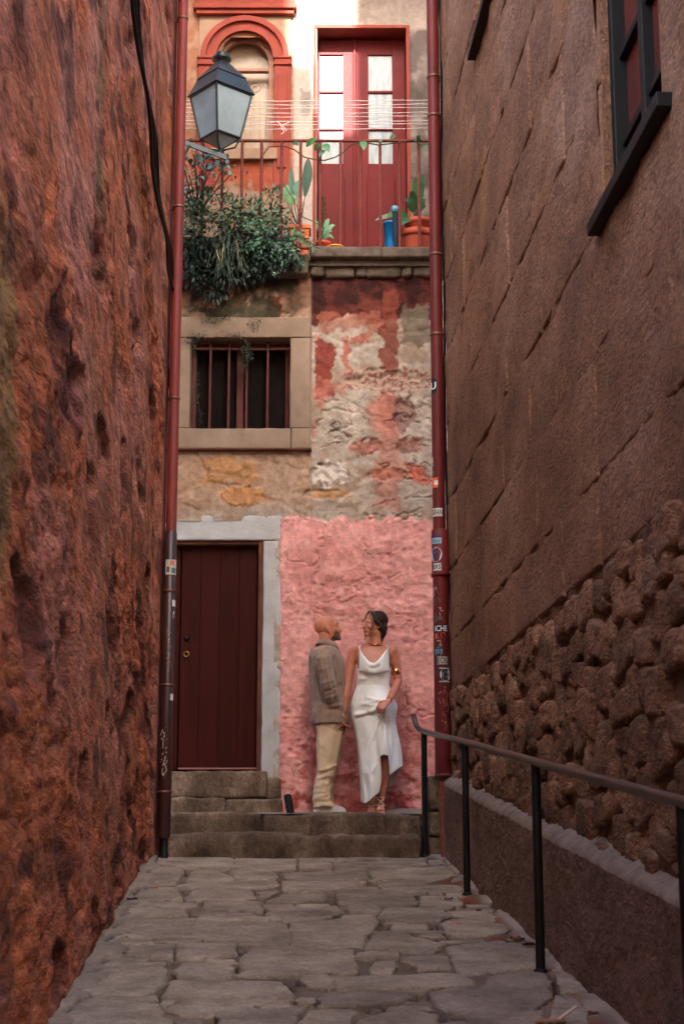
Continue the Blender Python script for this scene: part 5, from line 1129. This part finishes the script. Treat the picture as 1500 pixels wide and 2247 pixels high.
m_linen = mat('taupe_linen', S(150, 124, 106), S(122, 98, 84), nscale=9, rough=.9, bump=.4, bscale=140, bdist=.003, sheen=.15)
m_chino = mat('beige_cotton', S(224, 198, 166), S(200, 174, 144), nscale=7, rough=.9, bump=.25, bscale=90, bdist=.003)
m_gold = mat('rose_gold', S(232, 156, 100), S(214, 136, 84), rough=.18, metal=1, bump=0)
m_shoe = mat('pale_shoe', S(214, 206, 198), S(188, 180, 172), rough=.7, bump=.1); m_strap = mat('cream_strap', S(232, 202, 160), rough=.6, bump=0)

def ell(m, c, fx, fy, fz, n=14):
    """ellipsoid with three half-axis vectors"""
    c, fx, fy, fz = map(Vector, (c, fx, fy, fz)); vs = []; fs = []
    for i in range(1, n):
        t = math.pi * i / n
        for k in range(2 * n): a = math.pi * k / n; vs.append(c + fx * (math.sin(t) * math.cos(a)) + fy * (math.sin(t) * math.sin(a)) + fz * math.cos(t))
    w_ = 2 * n; p0 = len(vs); vs += [c + fz, c - fz]
    for i in range(n - 2):
        for k in range(w_): fs.append((i * w_ + k, i * w_ + (k + 1) % w_, (i + 1) * w_ + (k + 1) % w_, (i + 1) * w_ + k))
    for k in range(w_): fs.append((p0, (k + 1) % w_, k)); fs.append((p0 + 1, (n - 2) * w_ + k, (n - 2) * w_ + (k + 1) % w_))
    return m.add(vs, fs, True)
def sections(m, secs, n=28, ex=2.2):
    """closed body from elliptical level sections (centre, half x, half y)"""
    vs = []; fs = []
    for c_, a, b in secs:
        for k in range(n):
            t = 2 * math.pi * k / n; co, si = math.cos(t), math.sin(t)
            vs.append(Vector(c_) + Vector((a * math.copysign(abs(co) ** (2 / ex), co), b * math.copysign(abs(si) ** (2 / ex), si), 0)))
    for i in range(len(secs) - 1):
        for k in range(n): q = i * n + k; r = i * n + (k + 1) % n; fs.append((q, r, r + n, q + n))
    L_ = (len(secs) - 1) * n; fs += [tuple(range(n - 1, -1, -1)), tuple(range(L_, L_ + n))]
    return m.add(vs, fs, True)
def fuse(name, m, voxel, it=4, fac=.5, post=None, mats=(), assign=None, parent=None, label=None):
    """grow one continuous skin over the overlapping volumes"""
    me0 = m.mesh('raw', None); o = bpy.data.objects.new('raw', me0); COL.objects.link(o)
    md = o.modifiers.new('r', 'REMESH'); md.mode = 'VOXEL'; md.voxel_size = voxel; md.adaptivity = 0
    if it: sm_ = o.modifiers.new('s', 'SMOOTH'); sm_.factor = fac; sm_.iterations = it
    dg = bpy.context.evaluated_depsgraph_get(); me = bpy.data.meshes.new_from_object(o.evaluated_get(dg)); bpy.data.objects.remove(o); bpy.data.meshes.remove(me0)
    me.name = name; me.materials.clear()
    for q in mats: me.materials.append(q)
    n = len(me.vertices); V = np.empty(n * 3, np.float32); me.vertices.foreach_get('co', V); V = V.reshape(-1, 3)
    if post is not None:
        N_ = np.empty(n * 3, np.float32); me.vertices.foreach_get('normal', N_); V = V + N_.reshape(-1, 3) * post(V, N_.reshape(-1, 3))[:, None]; me.vertices.foreach_set('co', V.astype(np.float32).ravel())
    k = len(me.polygons); me.polygons.foreach_set('use_smooth', np.ones(k, bool))
    if assign is not None:
        C = np.empty(k * 3, np.float32); me.polygons.foreach_get('center', C); me.polygons.foreach_set('material_index', assign(C.reshape(-1, 3)).astype(np.int32))
    me.update(); return link(name, me, parent, label)
def ppx(V):
    d_ = V[:, 1] * CT + V[:, 2] * ST; return 750 + F * V[:, 0] / d_, 1123.5 - F * (-V[:, 1] * ST + V[:, 2] * CT) / d_
def segd(PX, PY, a, b):
    ax, ay = a; bx, by = b; l2 = (bx - ax) ** 2 + (by - ay) ** 2; t = np.clip(((PX - ax) * (bx - ax) + (PY - ay) * (by - ay)) / l2, 0, 1)
    return np.hypot(PX - ax - t * (bx - ax), PY - ay - t * (by - ay)), t
def head(m, c, f, u, s=1.0, slim=1.0, nose=1.0):
    f = Vector(f).normalized(); u = (Vector(u) - f * f.dot(Vector(u))).normalized(); r = f.cross(u); c = Vector(c)
    at = lambda a, b, d_=0: c + (f * a + r * b + u * d_) * s
    def e_(a, b, d_, ra, rb, rd): ell(m, at(a, b, d_), f * ra * s, r * rb * s, u * rd * s)
    e_(-.012, 0, .035, .1, .076 * slim, .088); e_(.03, 0, -.015, .068, .062 * slim, .088); e_(.02, 0, -.068, .066, .056 * slim, .045); e_(.074, 0, -.1, .022, .024 * slim, .02)
    m.tube([at(.085, 0, .012), at(.1, 0, -.012), at(.108, 0, -.03)], [.009 * s, .011 * s, .013 * s], 8); e_(.108 + .006 * (nose - 1), 0, -.036, .016 * nose, .013, .012)
    for q in (-1, 1):
        e_(.094, q * .012, -.04, .012, .009, .008); e_(.058, q * .042 * slim, -.03, .028, .022, .022); m.tube([at(.09, q * .008, .02), at(.084, q * .034 * slim, .024), at(.062, q * .056 * slim, .014)], [.009 * s, .010 * s, .008 * s], 7)
        e_(-.008, q * .077 * slim, -.012, .019, .007, .03); e_(-.014, q * .08 * slim, -.008, .017, .008, .026); e_(.002, q * .076 * slim, -.034, .01, .007, .012)
    e_(.086, 0, -.067, .014, .024, .007); e_(.084, 0, -.08, .014, .021, .008); e_(.07, 0, -.06, .03, .035, .03)
    return at, f, r, u
def eyes(at, f, r, u, s, parent, slim, look):
    for q in (-1, 1):
        c_ = at(.073, q * .031 * slim, .0); e = ell(M(), c_, f * .0135 * s, r * .0125 * s, u * .0075 * s, 8).build('eye', m_eye, parent)
        d_ = (Vector(look) * .5 + f).normalized(); ell(M(), c_ + (f * .0112 + (d_ - f) * .004) * s, f * .004 * s, r * .0075 * s, u * .0075 * s, 8).build('iris', m_iris, e)
        M().tube([at(.086, q * .013, .012), at(.083, q * .031 * slim, .0165), at(.07, q * .05 * slim, .010)], [.003 * s, .0036 * s, .002 * s], 5).build('eyelash', m_iris, e)
def hand(m, w_, d_, palm_n, s=1.0, curl=.5, thumb=1):
    """wrist point, pointing direction, palm normal: palm, four fingers, thumb"""
    w_ = Vector(w_); d_ = Vector(d_).normalized(); n_ = Vector(palm_n); n_ = (n_ - d_ * n_.dot(d_)).normalized(); a = d_.cross(n_) * thumb
    sections_ = [(w_, .024, .018), (w_ + d_ * .04 * s, .036, .017), (w_ + d_ * .085 * s, .04, .015)]
    for i in range(5): t = i / 4; ell(m, w_ + d_ * (.01 + .075 * t) * s, d_ * .026 * s, a * (.0275 + .0105 * t) * s, n_ * .014 * s, 8)
    for k, ln in enumerate((.066, .076, .07, .054)):
        o = (1.5 - k) * .0205 * s; b = w_ + d_ * .085 * s + a * o; c1 = b + (d_ * math.cos(curl * .6) + n_ * math.sin(curl * .6)) * ln * .45 * s
        c2 = c1 + (d_ * math.cos(curl * 1.6) + n_ * math.sin(curl * 1.6)) * ln * .32 * s; c3 = c2 + (d_ * math.cos(curl * 2.5) + n_ * math.sin(curl * 2.5)) * ln * .25 * s
        m.tube([b - d_ * .02 * s, b, c1, c2, c3], [.0095 * s, .0095 * s, .0085 * s, .008 * s, .0065 * s], 8)
    b = w_ + d_ * .025 * s + a * .026 * s; c1 = b + (d_ * .55 + a * .6 + n_ * .25).normalized() * .035 * s; c2 = c1 + (d_ * .75 + a * .2 + n_ * .5).normalized() * .03 * s
    m.tube([b - a * .012, b, c1, c2], [.013 * s, .012 * s, .0105 * s, .008 * s], 8)

# ---- woman
YW = 13.78
Wp = lambda px, py, dy=0.0: atY(px, py, YW + dy)
wo_ = thing('person', 'woman in a long white satin slip dress, lifting its hem, with gold choker and armlet', 'person', (Wp(825, 1778).x, YW, LZ))
b = M(); hs = .93
fw = Vector((-.9, -.43, .05)); uw = Vector((.06, .0, 1))
at, f_, r_, u_ = head(b, Wp(821, 1371), fw, uw, hs, .94, .85)
b.tube([Wp(822, 1385, .01), Wp(822, 1400, .015), Wp(823, 1418, .02)], [.053, .05, .06], 16)
sections(b, [(Wp(822, 1413, .02), .045, .04), (Wp(821, 1419, .02), .10, .055), (Wp(820, 1426, .02), .145, .07), (Wp(820, 1440, .01), .155, .085), (Wp(820, 1460, 0), .138, .098), (Wp(819, 1480, .01), .128, .09), (Wp(818, 1503, .01), .12, .085), (Wp(818, 1530, .01), .15, .1), (Wp(818, 1550, .01), .17, .11), (Wp(818, 1570, .01), .165, .11)])
b.tube([Wp(783, 1424, .02), Wp(775, 1432, .02), Wp(769, 1460, .015), Wp(763, 1500, .0), Wp(757, 1530, -.03), Wp(753.5, 1560, -.05)], [.02, .048, .043, .037, .034, .027], 14)
b.tube([Wp(855, 1422, .02), Wp(863, 1430, .02), Wp(868, 1460, .02), Wp(872.5, 1495, .015), Wp(865, 1514, -.06), Wp(853, 1536, -.21)], [.02, .047, .041, .037, .034, .027], 14)
for q, s_ in ((777, 1), (862, -1)): ell(b, Wp(q, 1430, .02), (.047, 0, .01 * s_), (0, .05, 0), (-.01 * s_, 0, .05), 10)
hand(b, Wp(753, 1563, -.06), Vector((-.05, .05, -1)), Vector((-1, .2, 0)), 1.08, .45, -1)
hand(b, Wp(852, 1538, -.225), Vector((-.65, -.25, -.55)), Vector((-.2, .5, -.8)), 1.05, 1.0, -1)
for (h, k, a_) in (((833, 1565), (846, 1668), (834.5, 1757)), ((808, 1565), (806, 1668), (814, 1757))):
    dy = -.08 if a_[0] > 820 else .0
    b.tube([Wp(*h), Wp((h[0] + k[0]) / 2, 1615, -.03 + dy / 2), Wp(*k, -.06 + dy), Wp(k[0] - .15 * (k[0] - a_[0]), 1690, -.02 + dy), Wp((k[0] + a_[0] * 2) / 3, 1725, dy), Wp(*a_, dy), Wp(a_[0], 1770, dy)], [.082, .068, .05, .05, .04, .029, .03], 14)
    c_ = Wp(a_[0], 1772, dy); b.tube([c_ + Vector((0, .03, -.005)), c_ + Vector((0, -.06, -.018)), c_ + Vector((0, -.15, -.045))], [.03, .033, .03], 12)
    for t_ in range(5): b.tube([c_ + Vector(((t_ - 2) * .0145, -.15, -.05)), c_ + Vector(((t_ - 2) * .016, -.185 + .008 * abs(t_ - 1), -.056))], [.0085, .0075], 6)
lipc = at(.092, 0, -.073)
def wass(C):
    mi = np.zeros(len(C)); D = C - np.array(lipc); a = D @ np.array(f_); bb = D @ np.array(r_); d_ = D @ np.array(u_); mi[(np.abs(bb) < .024 * (1 - .0)) & (np.abs(d_) < .0125 - .006 * np.abs(bb) / .024) & (a > -.02)] = 1; return mi
body = fuse('body', b, .0052, 3, .5, None, (m_skin2, m_lips), wass, wo_)
eyes(at, f_, r_, u_, hs, wo_, .94, (-1, 0, 0))
# hair: cap, sides, ponytail, loose strands
h = M(); e_ = lambda a, bb, d_, ra, rb, rd: ell(h, at(a, bb, d_), f_ * ra * hs, r_ * rb * hs, u_ * rd * hs)
e_(-.034, 0, .047, .098, .082, .087); e_(-.06, 0, -.005, .068, .074, .075)
for q in (-1, 1): h.tube([at(.055, q * .012, .118), at(.05, q * .05, .09), at(.022, q * .074, .03), at(-.02, q * .08, -.02)], [.012, .018, .02, .016], 10)
h.tube([at(-.09, .0, -.01), at(-.095, .02, -.06), at(-.085, .03, -.11), at(-.075, .035, -.15), at(-.08, .03, -.18)], [.045, .04, .03, .026, .01], 12)
def hpost(V, N_): return (fbm(V[:, 0] * 90, V[:, 1] * 90, V[:, 2] * 14, 5, 3) - .5) * .012
hair = fuse('hair', h, .006, 3, .5, hpost, (m_hair,), None, wo_)
hs2 = M(); hr_ = random.Random(4)
for i_ in range(110):                  # fine strands combed back from the parting
    q = 1 if i_ % 2 else -1; f0 = hr_.uniform(-.09, .055); tt_ = [(f0 - .02 * s_ - .06 * s_ ** 2, q * (.012 + .072 * math.sin(s_ * 1.75)), .047 + .09 * math.cos(s_ * 1.9)) for s_ in np.linspace(.1, 1, 8)]
    k_ = 1.02 + hr_.uniform(-.01, .02)
    pts = []
    for a_, b2, c2 in tt_:
        v_ = Vector(((a_ + .034) / .1, b2 / .084, (c2 - .047) / .089)); v_ = v_ / max(v_.length, 1e-6) * k_; pts.append(at(v_.x * .098 - .034, v_.y * .082, v_.z * .087 + .047))
    hs2.tube(pts, [.0014] * 7 + [.0008], 4)
hso = hs2.build('hair_strand', m_hair_l if False else m_hair, wo_); hso['kind'] = 'stuff'
sm = M()
for q, sw, ln in ((-1, .0, .19), (-1, .008, .16), (1, .0, .2), (1, .01, .17)):
    sm.tube([at(.062 - sw, q * .02, .11), at(.07 - sw, q * .055, .07), at(.062 - sw, q * .07, .02), at(.058 - sw, q * .066, -.03), at(.062 - sw, q * .062 + .006, -.03 - ln * .3), at(.052 - sw, q * .066, -.03 - ln * .6)], [.008, .009, .008, .006, .004, .0015], 7)
sm.build('hair_strand', m_hair_l, wo_)
# dress
cxw = lambda v, xs, ys: np.interp(v, xs, ys)
FOLDS = [((772, 1569), (806, 1566), 5, .014), ((806, 1566), (838, 1551), 5, .018), ((778, 1578), (836, 1560), 4, -.012), ((840, 1556), (806, 1645), 5, .014), ((806, 1645), (796, 1725), 6, .012), ((842, 1558), (822, 1640), 3.5, -.012), ((843, 1558), (829, 1655), 4, .018), ((843, 1558), (838, 1655), 3, -.014), ((845, 1558), (847, 1655), 4, .018),
         ((847, 1556), (856, 1652), 3, -.012), ((849, 1556), (864, 1655), 5, .016), ((834, 1570), (792, 1662), 4, -.01), ((800, 1680), (820, 1735), 5, .01), ((792, 1690), (806, 1750), 4, -.008), ((800, 1530), (850, 1540), 3, .005), ((790, 1545), (840, 1535), 3, .005), ((785, 1490), (806, 1489), 3, .008), ((815, 1700), (826, 1675), 4, .008), ((786, 1545), (838, 1549), 3, .006)]
nphi, nv = 220, 150
phi = np.linspace(-np.pi, np.pi, nphi)          # 0 = towards the viewer, -90 degrees = left
vv = np.linspace(0, 1, nv)
hem_deg = [-180, -140, -110, -90, -60, -35, -18, -8, 0, 4, 12, 26, 34, 50, 70, 90, 120, 150, 180]
hem_py = [1735, 1745, 1752, 1757, 1763, 1754, 1738, 1708, 1664, 1658, 1656, 1658, 1700, 1697, 1685, 1680, 1712, 1730, 1735]
hem_px = [835, 812, 800, 794, 797, 815, 831, 837, 833, 835, 842, 851, 853, 862, 873, 880, 870, 852, 835]
hem_dy = [.16, .15, .08, -.01, -.12, -.17, -.19, -.2, -.22, -.23, -.25, -.25, -.22, -.17, -.1, -.02, .08, .14, .16]
V = np.zeros((nv, nphi, 3)); deg = np.degrees(phi)
hpy, hpx, hdy = (np.interp(deg, hem_deg, q) for q in (hem_py, hem_px, hem_dy))
for i, v in enumerate(vv):
    top = 1467 + 3 * np.cos(phi); py = top + (hpy - top) * v
    cx = np.interp(py, [1460, 1480, 1503, 1530, 1548, 1575, 1610, 1660, 1760], [820.5, 819.5, 818, 818, 818, 818.5, 821, 826, 826]); hw = np.interp(py, [1460, 1480, 1503, 1530, 1548, 1575, 1610, 1660, 1760], [38, 36.5, 35.5, 44, 49, 48, 45, 46, 46]); hd = np.interp(py, [1460, 1480, 1503, 1530, 1548, 1600, 1760], [.118, .105, .1, .118, .128, .14, .17])
    k = np.clip((py - 1560) / np.maximum(hpy - 1560, 20), 0, 1); k = (k * k * (3 - 2 * k))
    px = (cx + hw * np.sin(phi)) * (1 - k) + hpx * k; dy = (-hd * np.cos(phi)) * (1 - k) + hdy * k
    dy = dy - .02 * np.exp(-((py - 1462) / 10) ** 2) * (np.exp(-((px - 804) / 12) ** 2) + np.exp(-((px - 836) / 12) ** 2)) * (np.cos(phi) > 0)
    fr_ = (np.cos(phi) > -.15)
    pull = np.exp(-np.hypot((px - 845) / 26, (py - 1552) / 26) ** 2) * fr_
    dy = dy - pull * .1; px = px + (845 - px) * pull * .5
    for a_, b_, w_, hgt in FOLDS: dd, tt = segd(px, py, a_, b_); dy = dy - 1.6 * hgt * np.exp(-(dd / w_) ** 2) * fr_ * np.clip(tt * 4, 0, 1) * np.clip((1 - tt) * 3, 0, 1)
    rip = np.clip((py - 1575) / 120, 0, 1) * .013 * np.sin(phi * 9 + py * .012 + 2 * np.sin(phi * 2.3)); dy = dy - rip * np.cos(phi); px = px + rip * 240 * np.sin(phi)
    bulge = np.exp(-((py - 1553) / 18) ** 2) * np.exp(-((deg - 75) / 35) ** 2); px = px + bulge * 9
    for j in range(nphi): p_ = atY(px[j], py[j], YW + dy[j]); V[i, j] = p_
noi = (fbm(V[..., 0] * 22, V[..., 1] * 22, V[..., 2] * 16, 77, 3) - .5) * .007; V[..., 1] -= noi
Q = grid_quads(nv, nphi); dress = link('dress', np_mesh('dress', V.reshape(-1, 3), Q[:, ::-1], m_satin), wo_)
sol = dress.modifiers.new('thickness', 'SOLIDIFY'); sol.thickness = .003; sol.offset = 0
# cowl neckline
FOLDS = None
nu, nw = 60, 36; V = np.zeros((nw, nu, 3))
for i, v in enumerate(np.linspace(0, 1, nw)):
    for j, u in enumerate(np.linspace(0, 1, nu)):
        xt = 788.5 + (851.5 - 788.5) * u; yt = 1423 + 33 * (math.sin(math.pi * min(1, u ** .92)) ** 1.15) - 3 * u
        xb, yb_ = 787 + (854 - 787) * u, 1482 - 2 * abs(u - .5); s2 = math.sin(math.pi * u)
        px = xt * (1 - v) + xb * v; py = yt * (1 - v) + yb_ * v
        ee = math.sqrt(max(.02, 1 - ((px - 820.5) / 39.5) ** 2)); dy = -(.116 * ee + .014 * (1 - v) ** .5 + .012 * math.sin(v * math.pi) * s2) - .012 * s2 * math.sin(v * 9.5) * (1 - v) - .02 * math.sin(math.pi * v) * (math.exp(-((u - .26) / .13) ** 2) + math.exp(-((u - .74) / .13) ** 2))
        if v > .82: dy += (v - .82) * .3
        V[i, j] = atY(px, py, YW + dy)
co_ = link('neckline', np_mesh('neckline', V.reshape(-1, 3), grid_quads(nw, nu)[:, ::-1], m_satin), wo_); sol = co_.modifiers.new('thickness', 'SOLIDIFY'); sol.thickness = .004; sol.offset = 0
for a_, m_, b_ in (((788.5, 1424, -.085), (788, 1419, -.06), (790, 1418, .01)), ((851.5, 1421, -.085), (849, 1417, -.06), (847, 1416, .01))): M().tube([Wp(*a_), Wp(*m_), Wp(*b_)], .005, 6).build('strap', m_satin, wo_)
cc = Wp(823, 1408, .012); M().tube([cc + Vector((.062 * math.cos(t), .058 * math.sin(t), -.012 - .022 * (math.sin(t) < 0) * abs(math.sin(t)))) for t in np.linspace(0, 2 * math.pi, 29)], .0075, 8, False).build('choker', m_gold, wo_)
ac = Wp(869, 1474, .02); M().lathe((ac.x, ac.y, ac.z), [(.038, -.028), (.0445, -.028), (.0435, .028), (.037, .028)], 20).build('arm_cuff', m_gold, wo_)
for cx_, dy in ((814.5, 0), (834.5, -.08)):
    s_ = M(); c_ = Wp(cx_, 1768, dy)
    for sg in (-1, 1):
        s_.tube([c_ + Vector((sg * .034, -.045, .0)), c_ + Vector((sg * .012, -.058, .018)), c_ + Vector((-sg * .022, -.03, .052)), c_ + Vector((-sg * .03, .0, .066))], .004, 5)
        s_.tube([c_ + Vector((sg * .034, -.1, -.035)), c_ + Vector((0, -.1, -.005)), c_ + Vector((-sg * .03, -.06, -.0))], .004, 5)
    s_.tube([c_ + Vector((.034 * math.cos(t), .034 * math.sin(t), .068)) for t in np.linspace(0, 6.29, 15)], .004, 5, False); s_.build('sandal_strap', m_strap, wo_)
    M().box(c_.x - .042, c_.x + .042, c_.y - .2, c_.y + .06, c_.z - .085, c_.z - .07, .006).build('sandal_sole', m_strap, wo_)

# ---- man
YM = 13.86
Mp = lambda px, py, dy=0.0: atY(px, py, YM + dy)
ma = thing('person', 'bald bearded man in a taupe linen shirt and beige trousers looking at the woman', 'person', (Mp(718, 1780).x, YM, LZ))
b = M(); hs = .98
at, f_, r_, u_ = head(b, Mp(719, 1381), (.965, .1, .24), (-.22, 0, 1), hs, .98, 1.0)
b.tube([Mp(715, 1390), Mp(716, 1405), Mp(716, 1422, .01)], [.066, .066, .075], 16)
sections(b, [(Mp(717, 1412), .05, .05), (Mp(716, 1424), .09, .15), (Mp(718, 1445), .115, .18), (Mp(720, 1480), .13, .17), (Mp(722, 1540), .125, .16), (Mp(722, 1585), .11, .155)])
b.tube([Mp(717, 1432, -.17), Mp(716, 1450, -.2), Mp(722, 1505, -.21), Mp(732, 1540, -.16), Mp(741, 1562, -.12)], [.05, .05, .042, .036, .027], 12)
b.tube([Mp(722, 1435, .15), Mp(724, 1450, .19), Mp(732, 1510, .2), Mp(748, 1555, .1), Mp(755, 1578, .02)], [.05, .05, .042, .036, .026], 12)
hand(b, Mp(742, 1563, -.12), Vector((.35, -.1, -.9)), Vector((.9, .1, .3)), 1.12, .5, 1)
hand(b, Mp(755, 1580, .02), Vector((.05, -.1, -1)), Vector((-1, 0, 0)), 1.0, .6, -1)
for dy in (-.09, .09):
    b.tube([Mp(722, 1580, dy), Mp(722, 1640, dy), Mp(714, 1695, dy), Mp(707, 1740, dy), Mp(706, 1770, dy)], [.085, .075, .055, .048, .04], 12)
bc_ = at(.06, 0, -.085)
def mass(C):
    D = C - np.array(at(0, 0, 0)); a = D @ np.array(f_) / hs; d_ = D @ np.array(u_) / hs; bb = np.abs(D @ np.array(r_)) / hs
    n = (fbm(C[:, 0] * 60, C[:, 1] * 60, C[:, 2] * 60, 3, 2) - .5) * .02
    mi = np.zeros(len(C)); mi[(d_ + n < -.05 - .04 * np.clip((.05 - a) / .06, 0, 1)) & (a > .0) & (d_ > -.14)] = 1; mi[(np.abs(d_ + .073) < .010) & (a > .08) & (bb < .022)] = 2; mi[(np.abs(d_ + .05) < .006 + n * .3) & (a > .08) & (bb < .03)] = 1
    return mi
fuse('body', b, .0055, 3, .5, None, (m_skin, m_stubble, m_lips), mass, ma)
eyes(at, f_, r_, u_, hs, ma, .98, (1, -.2, .1))
for q in (-1, 1): M().tube([at(.098, q * .012, .022), at(.092, q * .034, .03), at(.072, q * .052, .022)], [.003, .0036, .002], 6).build('eyebrow', m_iris, ma)
s_ = M()
sections(s_, [(Mp(717, 1417), .066, .075), (Mp(715, 1422), .095, .13), (Mp(713.5, 1430), .125, .19), (Mp(715, 1444), .145, .215), (Mp(719, 1470), .157, .205), (Mp(721, 1500), .16, .2), (Mp(722, 1540), .157, .2), (Mp(723.5, 1570), .162, .222), (Mp(724, 1592), .16, .228)], 36)
ell(s_, Mp(707, 1592, .0), (.075, 0, .0), (0, .18, 0), (-.01, 0, .04))
s_.tube([Mp(714, 1434, -.17), Mp(712, 1448, -.205), Mp(715, 1475, -.225), Mp(720, 1507, -.23), Mp(729, 1535, -.19), Mp(738, 1556, -.14)], [.068, .078, .076, .072, .066, .058], 18)
s_.tube([Mp(720, 1436, .16), Mp(724, 1450, .2), Mp(734, 1510, .2), Mp(747, 1550, .11)], [.065, .075, .068, .058], 16)
CR = [((700, 1470), (726, 1463), 3, .006), ((706, 1500), (732, 1492), 3, .008), ((712, 1520), (738, 1508), 2.5, -.008), ((716, 1532), (742, 1524), 3, .01), ((722, 1545), (746, 1540), 2.5, -.008), ((724, 1552), (748, 1548), 2.5, .008), ((712, 1445), (728, 1540), 3, .006), ((733, 1445), (734, 1535), 3, -.012), ((698, 1450), (702, 1540), 3.5, -.01), ((745, 1450), (756, 1560), 4, .008), ((690, 1480), (688, 1580), 4, .008), ((735, 1440), (752, 1520), 3, -.006)]
def spost(V, N_):
    PX, PY = ppx(V); d_ = (fbm(V[:, 0] * 14, V[:, 1] * 14, V[:, 2] * 9, 9, 5) - .5) * .028
    for a_, b_, w_, hgt in CR: dd, _t = segd(PX, PY, a_, b_); d_ = d_ + hgt * np.exp(-(dd / w_) ** 2) * (N_[:, 1] < .2)
    return d_
fuse('shirt', s_, .008, 3, .5, spost, (m_linen,), None, ma)
cu = M(); cu.tube([Mp(736, 1551, -.15), Mp(740, 1560, -.13)], [.062, .06], 18); fuse('cuff', cu, .006, 2, .4, lambda V, N_: (fbm(V[:, 0] * 30, V[:, 1] * 30, V[:, 2] * 30, 4, 2) - .5) * .01, (m_linen,), None, ma)
cl_ = M(); 
for t0, t1, z0 in ((-2.6, .45, 0),):
    V = []; n = 30
    for i in range(n):
        t = 2 * math.pi * i / n; fwd = max(0, math.cos(t)); cx_, cy_ = Mp(716.5, 1416).x, YM
        V += [(cx_ + .066 * math.cos(t), cy_ + .07 * math.sin(t), Mp(716, 1408).z - .02 * fwd), (cx_ + .078 * math.cos(t) + .006 * fwd, cy_ + .082 * math.sin(t), Mp(716, 1405).z - .024 * fwd), (cx_ + .1 * math.cos(t) + .016 * fwd, cy_ + .112 * math.sin(t), Mp(716, 1416).z - .05 * fwd)]
    cl_.add(V, [(3 * i + a, 3 * ((i + 1) % n) + a, 3 * ((i + 1) % n) + a + 1, 3 * i + a + 1) for i in range(n) for a in (0, 1)], True)
col_ = cl_.build('collar', m_linen, ma); sol = col_.modifiers.new('thickness', 'SOLIDIFY'); sol.thickness = .005
t_ = M()
for dy in (-.095, .095):
    o_ = 0 if dy < 0 else 5
    sections(t_, [(Mp(722, 1572, dy * .6), .118, .115), (Mp(723, 1590, dy), .118, .11), (Mp(722 + o_, 1620, dy), .108, .1), (Mp(719 + o_, 1660, dy), .092, .088), (Mp(716 + o_, 1692, dy), .08, .078), (Mp(709 + o_, 1712, dy), .074, .072), (Mp(707 + o_, 1740, dy), .074, .07), (Mp(707 + o_, 1758, dy), .078, .072), (Mp(710 + o_, 1772, dy), .086, .076)], 24, 2.1)
TR_ = [((700, 1692), (736, 1680), 3, .009), ((698, 1702), (732, 1690), 2.5, -.008), ((696, 1708), (728, 1702), 3, .008), ((700, 1622), (704, 1690), 4, .006), ((742, 1600), (732, 1690), 4, -.006), ((694, 1750), (722, 1742), 3, .008), ((692, 1760), (726, 1758), 3, -.01), ((694, 1767), (734, 1768), 3, .008), ((705, 1590), (742, 1606), 3, -.006), ((718, 1600), (740, 1590), 3, .006), ((708, 1715), (700, 1750), 3, .007), ((722, 1720), (716, 1752), 3, -.006)]
def tpost(V, N_):
    PX, PY = ppx(V); d_ = (fbm(V[:, 0] * 12, V[:, 1] * 12, V[:, 2] * 10, 19, 4) - .5) * .02 + (fbm(V[:, 0] * 20, V[:, 1] * 20, V[:, 2] * 45, 29, 3) - .5) * .018 * ss(1670, 1700, PY)
    for a_, b_, w_, hgt in TR_: dd, _t = segd(PX, PY, a_, b_); d_ = d_ + hgt * np.exp(-(dd / w_) ** 2) * (N_[:, 1] < .3)
    return d_
fuse('trousers', t_, .008, 3, .5, tpost, (m_chino,), None, ma)
for dy in (-.095, .095):
    c_ = Mp(712 + (0 if dy < 0 else 6), 1776, dy); sh = M(); ell(sh, c_ + Vector((-.02, 0, .02)), (.08, 0, 0), (0, .045, 0), (0, 0, .05)); ell(sh, c_ + Vector((.06, 0, -.0)), (.1, 0, -.012), (0, .047, 0), (0, 0, .038)); sh.box(c_.x - .1, c_.x + .155, c_.y - .045, c_.y + .045, LZ + .002, LZ + .03, .012)
    fuse('shoe', sh, .007, 3, .5, None, (m_shoe,), None, ma)
